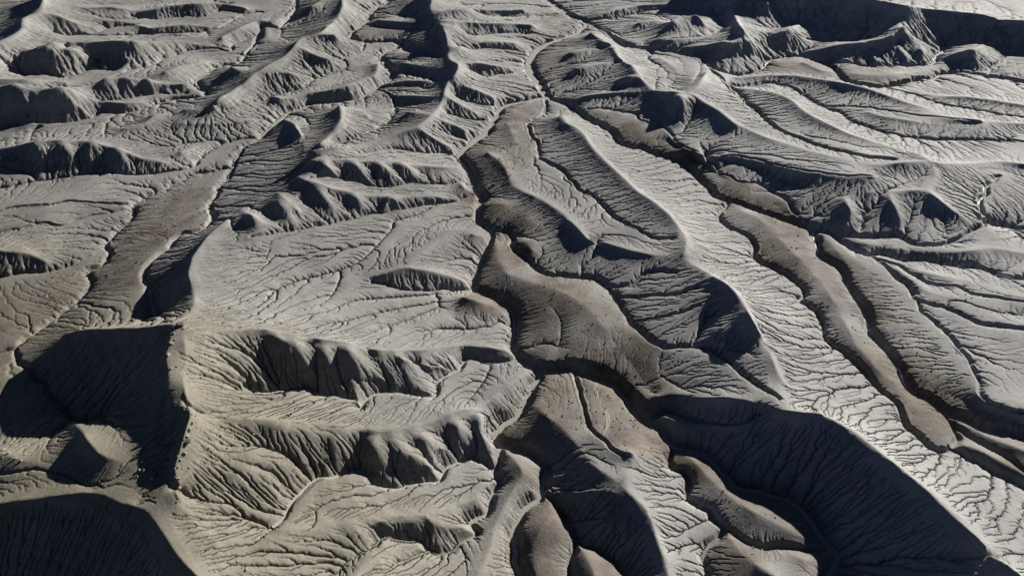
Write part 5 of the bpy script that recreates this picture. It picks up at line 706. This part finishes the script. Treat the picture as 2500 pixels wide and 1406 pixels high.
calm = vary - .72 * blur(inside(CALM, X, Y).astype(np.float32), 12)
dep = (dep * calm).astype(np.float32)
big = blur(np.where(A > 250, np.minimum(.25 + A / 4000, 1.0), 0).astype(np.float32) * (1 - .6 * brown) * np.clip(.7 / cell, .7, 1.2), 2)
z = np.where(fixed, z, z - dep - 1.6 * big).astype(np.float32)

# ---------------------------------------------------------------- ground objects cut from the sheet
def hat(xs, ys):
    """height of the ground at points"""
    i, j = to_ij(np.asarray(xs, float), np.asarray(ys, float), DTH)
    i = np.clip(i, 0, z.shape[0] - 1.001); j = np.clip(j, 0, z.shape[1] - 1.001)
    a, b = i.astype(int), j.astype(int); u, v = i - a, j - b
    return (z[a, b] * (1 - v) + z[a, b + 1] * v) * (1 - u) + (z[a + 1, b] * (1 - v) + z[a + 1, b + 1] * v) * u
warm = 1 / (1 + np.exp(-(-(X + 55) / 22 - np.maximum(Y - 165, -30) / 14 + .8 * fbm(X / 50, Y / 50, 60, 3))))
bn = fbm(X / 18, Y / 18, 70, 4)
ATTR = {'brown': np.clip(brown * (.95 + .6 * bn) + .9 * np.minimum(brown, 1 - brown) * fbm(X / 7, Y / 7, 75, 4), 0, 1), 'wash': blur(wash, 1), 'warm': warm,
        'pale': 1 / (1 + np.exp(-((X - 60) / 60 + (Y - 300) / 200 + .5 * fbm(X / 70, Y / 70, 64, 3))))}  # paler crust to the right and far off, carrying painted sheen
COV = np.stack([X, Y, z], -1).reshape(-1, 3).astype(np.float32)
IDX = np.arange(z.size, dtype=np.int32).reshape(z.shape)
QUADS = np.stack([IDX[:-1, :-1], IDX[:-1, 1:], IDX[1:, 1:], IDX[1:, :-1]], -1).reshape(-1, 4)
def mesh_from(name, co, q, smooth=True):
    me = bpy.data.meshes.new(name)
    me.vertices.add(len(co)); me.vertices.foreach_set('co', np.ascontiguousarray(co, dtype=np.float32).ravel())
    me.loops.add(q.size); me.loops.foreach_set('vertex_index', np.ascontiguousarray(q, dtype=np.int32).ravel())
    me.polygons.add(len(q)); me.polygons.foreach_set('loop_start', np.arange(0, q.size, q.shape[1], dtype=np.int32))
    me.polygons.foreach_set('use_smooth', np.full(len(q), smooth, bool))
    me.update(calc_edges=True)
    return me
def link(name, me, mat=None, label=None, cat=None, kind=None, group=None):
    o = bpy.data.objects.new(name, me); scene.collection.objects.link(o)
    if mat: me.materials.append(mat)
    if label: o['label'] = label
    if cat: o['category'] = cat
    if kind: o['kind'] = kind
    if group: o['group'] = group
    return o
def cut_ground(name, mask, mat, label, cat):
    q = QUADS[mask.ravel()]
    u, inv = np.unique(q, return_inverse=True)
    me = mesh_from(name, COV[u], inv.reshape(-1, 4))
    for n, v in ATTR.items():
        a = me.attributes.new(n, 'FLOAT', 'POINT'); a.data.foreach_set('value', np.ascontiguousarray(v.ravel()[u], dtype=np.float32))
    return link(name, me, mat, label, cat, 'structure')

def clay_material():
    mat = bpy.data.materials.new('badlands_clay'); mat.use_nodes = True
    N = mat.node_tree.nodes; Lk = mat.node_tree.links; N.clear()
    out = N.new('ShaderNodeOutputMaterial'); bs = N.new('ShaderNodeBsdfPrincipled'); Lk.new(bs.outputs[0], out.inputs[0])
    bs.inputs['Roughness'].default_value = .88; bs.inputs['Specular IOR Level'].default_value = .2
    geo = N.new('ShaderNodeNewGeometry'); pos = geo.outputs['Position']
    def at(n):
        a = N.new('ShaderNodeAttribute'); a.attribute_name = n; return a.outputs['Fac']
    def noise(scale, detail=4, rough=.6, vec=pos, dist=0):
        n = N.new('ShaderNodeTexNoise'); n.inputs['Scale'].default_value = scale; n.inputs['Detail'].default_value = detail
        n.inputs['Roughness'].default_value = rough; n.inputs['Distortion'].default_value = dist; Lk.new(vec, n.inputs['Vector']); return n.outputs['Fac']
    def ramp(v, a, b, lo=0., hi=1.):
        m = N.new('ShaderNodeMapRange'); m.inputs['From Min'].default_value = a; m.inputs['From Max'].default_value = b
        m.inputs['To Min'].default_value = lo; m.inputs['To Max'].default_value = hi; Lk.new(v, m.inputs['Value']); return m.outputs['Result']
    def mix(f, a, b, mode='MIX'):
        m = N.new('ShaderNodeMix'); m.data_type = 'RGBA'; m.blend_type = mode
        for s, v in (('Factor', f), ('A', a), ('B', b)):
            if isinstance(v, (int, float)): m.inputs[s].default_value = v
            elif isinstance(v, tuple): m.inputs[s].default_value = (*v, 1)
            else: Lk.new(v, m.inputs[s])
        return m.outputs['Result']
    def mul(a, b):
        m = N.new('ShaderNodeMath'); m.operation = 'MULTIPLY'
        for k, v in enumerate((a, b)):
            if isinstance(v, (int, float)): m.inputs[k].default_value = v
            else: Lk.new(v, m.inputs[k])
        return m.outputs[0]
    def add(a, b):
        o = mul(a, b); o.node.operation = 'ADD'; return o
    grey = mix(ramp(noise(.03, 5), .35, .65), (.128, .126, .121), (.198, .193, .183))
    tan = mix(ramp(noise(.06, 5), .35, .65), (.106, .097, .074), (.150, .137, .106))
    col = mix(at('warm'), grey, tan)
    # beds of slightly different clay, level in the ground
    sep = N.new('ShaderNodeSeparateXYZ'); Lk.new(pos, sep.inputs[0])
    cmb = N.new('ShaderNodeCombineXYZ'); Lk.new(mul(sep.outputs['Z'], 1.1), cmb.inputs['Z'])
    Lk.new(mul(sep.outputs['X'], .008), cmb.inputs['X']); Lk.new(mul(sep.outputs['Y'], .008), cmb.inputs['Y'])
    beds = noise(1.0, 4, .7, cmb.outputs[0])
    col = mix(.55, col, mix(ramp(beds, .36, .64), (.36, .36, .365), (.64, .635, .62)), 'OVERLAY')
    col = mix(mul(at('pale'), .7), col, mix(ramp(noise(.05, 6, .65), .35, .65), (.19, .19, .187), (.36, .357, .348)))  # pale ash crust, with the sunlit sheen of the right side painted into it
    br = mix(ramp(noise(.11, 5, .65), .35, .65), (.074, .063, .053), (.148, .128, .108))
    col = mix(at('brown'), col, br)
    col = mix(mul(at('wash'), .85), col, (.27, .262, .245))
    speck = noise(1.1, 6, .75)
    col = mix(.62, col, mix(ramp(speck, .25, .75), (.34, .34, .34), (.66, .66, .66)), 'OVERLAY')
    Lk.new(col, bs.inputs['Base Color'])
    bp = N.new('ShaderNodeBump'); bp.inputs['Distance'].default_value = .22; bp.inputs['Strength'].default_value = .8
    Lk.new(add(noise(1.3, 6, .7), mul(noise(.35, 3, .6), .8)), bp.inputs['Height']); Lk.new(bp.outputs[0], bs.inputs['Normal'])
    return mat
CLAY = clay_material()
Xc, Yc = X[:-1, :-1], Y[:-1, :-1]
owner = np.zeros(Xc.shape, np.int8)
owner[inside(BUTTE, Xc, Yc)] = 1
HILLS = ['broad brown terrace in the fork of the central wash', 'brown mound with a pale foot below the broad terrace', 'brown mound crossed by curved wheel marks',
         'long brown mound lying along the great dark slope', 'flat brown mound ending at a pale winding wash', 'small round brown mound inside a bend of the wash',
         'narrow brown mound beside the pale winding wash', 'rounded brown mound between two side gullies', 'brown knoll between the end of a grey ridge and the wash',
         'small brown knoll cut off by two gullies', 'dark brown strip under the rilled grey ridge', 'long brown strip between two parallel washes',
         'mottled brown bank along the deep shaded wash', 'small brown bluff at the end of a branching gully', 'tiny round brown bluff over the wash',
         'brown spur end at the bend of the wash', 'low brown strip between forking washes', 'low brown flat under the grey escarpment',
         'brown flat enclosed by a curving wash', 'small brown flat inside a far meander']
big_b = [b for b in BENCHES if b[1] >= .5]
for k, (poly, l, cs) in enumerate(big_b): owner[inside(poly, Xc, Yc)] = 10 + k
owner[wash[:-1, :-1] > .5] = 3
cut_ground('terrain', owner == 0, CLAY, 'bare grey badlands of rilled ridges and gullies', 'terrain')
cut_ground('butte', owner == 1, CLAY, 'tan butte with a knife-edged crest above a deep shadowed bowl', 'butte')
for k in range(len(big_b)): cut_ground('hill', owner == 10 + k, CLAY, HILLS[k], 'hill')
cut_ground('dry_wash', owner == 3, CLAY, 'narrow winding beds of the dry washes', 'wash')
print('ground', time.time() - T0)

# country beyond the traced sheet, coarse, down to the horizon
gr = np.r_[-12000:-1400:18j, -1400:2000:90j, 2000:12000:18j]; gc = np.r_[-12000:-1300:18j, -1300:1300:80j, 1300:12000:18j]
GX, GY = np.meshgrid(gc, gr); rr = np.hypot(GX, GY - OY); tt = np.abs(np.arctan2(GX, GY - OY))
inn = (rr > R0 * .93) & (rr < R1 * 1.04) & (tt < TH * 1.05)
GZ = 5 + 9 * fbm(GX / 160, GY / 160, 90, 4) + 5 * np.abs(fbm(GX / 60, GY / 60, 94, 3))
near = np.clip((np.maximum(np.maximum(R0 - rr, rr - R1), (tt - TH) * rr)) / 120, 0, 1)
GZ = np.where(inn, -16, GZ * near - 3 * (1 - near))
gi = np.arange(GX.size).reshape(GX.shape)
gq = np.stack([gi[:-1, :-1], gi[:-1, 1:], gi[1:, 1:], gi[1:, :-1]], -1).reshape(-1, 4)
link('ground', mesh_from('ground', np.stack([GX, GY, GZ], -1).reshape(-1, 3), gq), CLAY, 'grey desert plain reaching beyond the badlands', 'ground', 'structure')

# ---------------------------------------------------------------- small things
def plain(name, rgb, rough=.9, var=.25, scale=2.5):
    m = bpy.data.materials.new(name); m.use_nodes = True; N = m.node_tree.nodes; Lk = m.node_tree.links
    b = N['Principled BSDF']; b.inputs['Roughness'].default_value = rough; b.inputs['Specular IOR Level'].default_value = .2
    g = N.new('ShaderNodeNewGeometry'); n = N.new('ShaderNodeTexNoise'); n.inputs['Scale'].default_value = scale; n.inputs['Detail'].default_value = 5
    Lk.new(g.outputs['Position'], n.inputs['Vector'])
    x = N.new('ShaderNodeMix'); x.data_type = 'RGBA'; x.inputs['A'].default_value = (*[c * (1 - var) for c in rgb], 1); x.inputs['B'].default_value = (*[min(1, c * (1 + var)) for c in rgb], 1)
    Lk.new(n.outputs['Fac'], x.inputs['Factor']); Lk.new(x.outputs['Result'], b.inputs['Base Color'])
    return m
def strip(name, line, half, lift, mat, label, cat):
    L = spline(np.c_[np.array(line), np.zeros(len(line))], .6)[:, :2]
    d = np.gradient(L, axis=0); d /= np.hypot(d[:, 0], d[:, 1])[:, None] + 1e-9; nn = np.c_[d[:, 1], -d[:, 0]]
    w = half * (1 + .45 * fbm(L[:, 0] / 3, L[:, 1] / 3, 21, 2))[:, None]
    cols = [L + nn * w * k for k in (-1, -.33, .33, 1)]
    co = np.concatenate([np.c_[c, hat(c[:, 0], c[:, 1]) + lift] for c in cols]); n = len(L)
    a = np.arange(n - 1); q = np.concatenate([np.stack([k * n + a, k * n + a + 1, (k + 1) * n + a + 1, (k + 1) * n + a], -1) for k in range(3)])
    return link(name, mesh_from(name, co, q), mat, label, cat, 'structure')
SALTM = plain('salt_crust', (.72, .72, .70), .8, .12)
for k, line in enumerate(SALT):
    # settle on the lowest ground near the traced line: the wash bed itself
    P0 = np.array(line); t_ = np.linspace(0, 2 * np.pi, 16, endpoint=False)
    out_ = []
    for x, y in P0:
        rad = np.r_[0, np.repeat([.8, 1.6, 2.4], 16)]; ang = np.r_[0, np.tile(t_, 3)]
        cx, cy = x + rad * np.cos(ang), y + rad * np.sin(ang); b = int(np.argmin(hat(cx, cy) + .15 * rad)); out_.append((cx[b], cy[b]))
    strip('salt_crust', out_, .24, .06, SALTM, 'thin white salt crust along the bed of a narrow wash', 'salt crust')
TRM = plain('track_dust', (.23, .205, .175))
for line in TRACKS:
    strip('wheel_track', line, .2, .05, TRM, 'faint curving wheel mark across the brown clay', 'track')

def rock_mesh(name, seed, n=2):
    import bmesh
    bm = bmesh.new(); bmesh.ops.create_icosphere(bm, subdivisions=n, radius=1)
    r = np.random.default_rng(seed); dirs = r.standard_normal((9, 3)); dirs /= np.linalg.norm(dirs, axis=1)[:, None]; lim = .55 + .35 * r.random(9)
    for v in bm.verts:
        p = np.array(v.co)
        for d_, l_ in zip(dirs, lim):                    # broken faces
            k = p @ d_ - l_
            if k > 0: p = p - k * d_
        v.co = p * (1, .82, .66)
    me = bpy.data.meshes.new(name); bm.to_mesh(me); bm.free()
    return me
ROCKM = plain('sandstone', (.20, .185, .155), .9, .35, 3.)
DARKM = plain('dark_sandstone', (.075, .066, .056), .9, .3, 3.)
ROCKS = [rock_mesh('boulder', s) for s in range(6)]
for m in ROCKS: m.materials.append(ROCKM)
rr_ = np.random.default_rng(12)
def rock(x, y, size, k, label, group, me=None):
    o = bpy.data.objects.new('boulder', me or ROCKS[k % 6]); scene.collection.objects.link(o)
    o.location = (x, y, float(hat([x], [y])[0]) + size * .3); o.scale = (size * rr_.uniform(.8, 1.3), size * rr_.uniform(.8, 1.3), size * rr_.uniform(.8, 1.2))
    o.rotation_euler = (rr_.uniform(-.3, .3), rr_.uniform(-.3, .3), rr_.uniform(0, 6.28))
    o['label'] = label; o['category'] = 'boulder'
    if group: o['group'] = group
dark = rock_mesh('boulder', 40); dark.materials.append(DARKM)
for k, (x, y) in enumerate(CREST_ROCKS):
    if k == 0: rock(x, y, 1.25, 0, 'large dark brown boulder alone among pale rocks on the butte crest', None, dark)
    elif k == 1: rock(x, y, 1.5, 0, 'dark brown boulder beside the peak of the butte', None, dark)
    else:
        where = 'on the knife edge above the shadowed bowl' if k < 8 else 'in the broken line down the butte shoulder' if k < 20 else 'on the low ridge across the bowl' if k < 24 else 'at the low end of the knife edge'
        rock(x, y, rr_.uniform(.35, .8), k, 'pale tan boulder ' + where, 'boulders ' + where)
        for _ in range(1 if k < 8 else 2):
            rock(x + rr_.normal(0, 1.3), y + rr_.normal(0, 1.8), rr_.uniform(.2, .4), k + 3, 'small pale chip of rock ' + where, 'rock chips ' + where)
for k, (x, y) in enumerate(SLOPE_ROCKS):
    rock(x, y, rr_.uniform(.25, .5), k, 'small pale block lying loose on a rilled slope', 'loose blocks on the slopes')

# scattered dry scrub, too small to count
pts = np.concatenate([np.array([[x, y]]) + rr_.standard_normal((45, 2)) * (7 + .02 * y) for x, y in SCRUB])
def grab(a, p):
    i, j = to_ij(p[:, 0], p[:, 1], DTH); return a[np.clip(np.rint(i).astype(int), 0, a.shape[0] - 1), np.clip(np.rint(j).astype(int), 0, a.shape[1] - 1)]
pts = pts[(grab(ATTR['brown'], pts) > .25) | (grab(slope(blur(z, 3)), pts) < .07)]
hz = hat(pts[:, 0], pts[:, 1]); sz = rr_.uniform(.12, .36, len(pts)) * (1 + pts[:, 1] / 900)
tv = np.array([[1, 0, 0], [-.5, .87, 0], [-.5, -.87, 0], [.6, .5, .55], [-.7, .1, .6], [.2, -.7, .6], [0, 0, 1]]); tf = np.array([[0, 1, 3], [1, 4, 3], [1, 2, 4], [2, 5, 4], [2, 0, 5], [0, 3, 5], [3, 4, 6], [4, 5, 6], [5, 3, 6]])
sv = (tv[None] * (.7 + .6 * rr_.random((len(pts), 7, 1)))) * sz[:, None, None] + np.c_[pts, hz - .03][:, None, :]
sf = tf[None] + 7 * np.arange(len(pts))[:, None, None]
link('desert_scrub', mesh_from('desert_scrub', sv.reshape(-1, 3), sf.reshape(-1, 3), False), plain('dry_scrub', (.055, .052, .040)), 'sparse dark dry scrub dotted over the brown flats', 'scrub', 'stuff')
print('done', time.time() - T0)
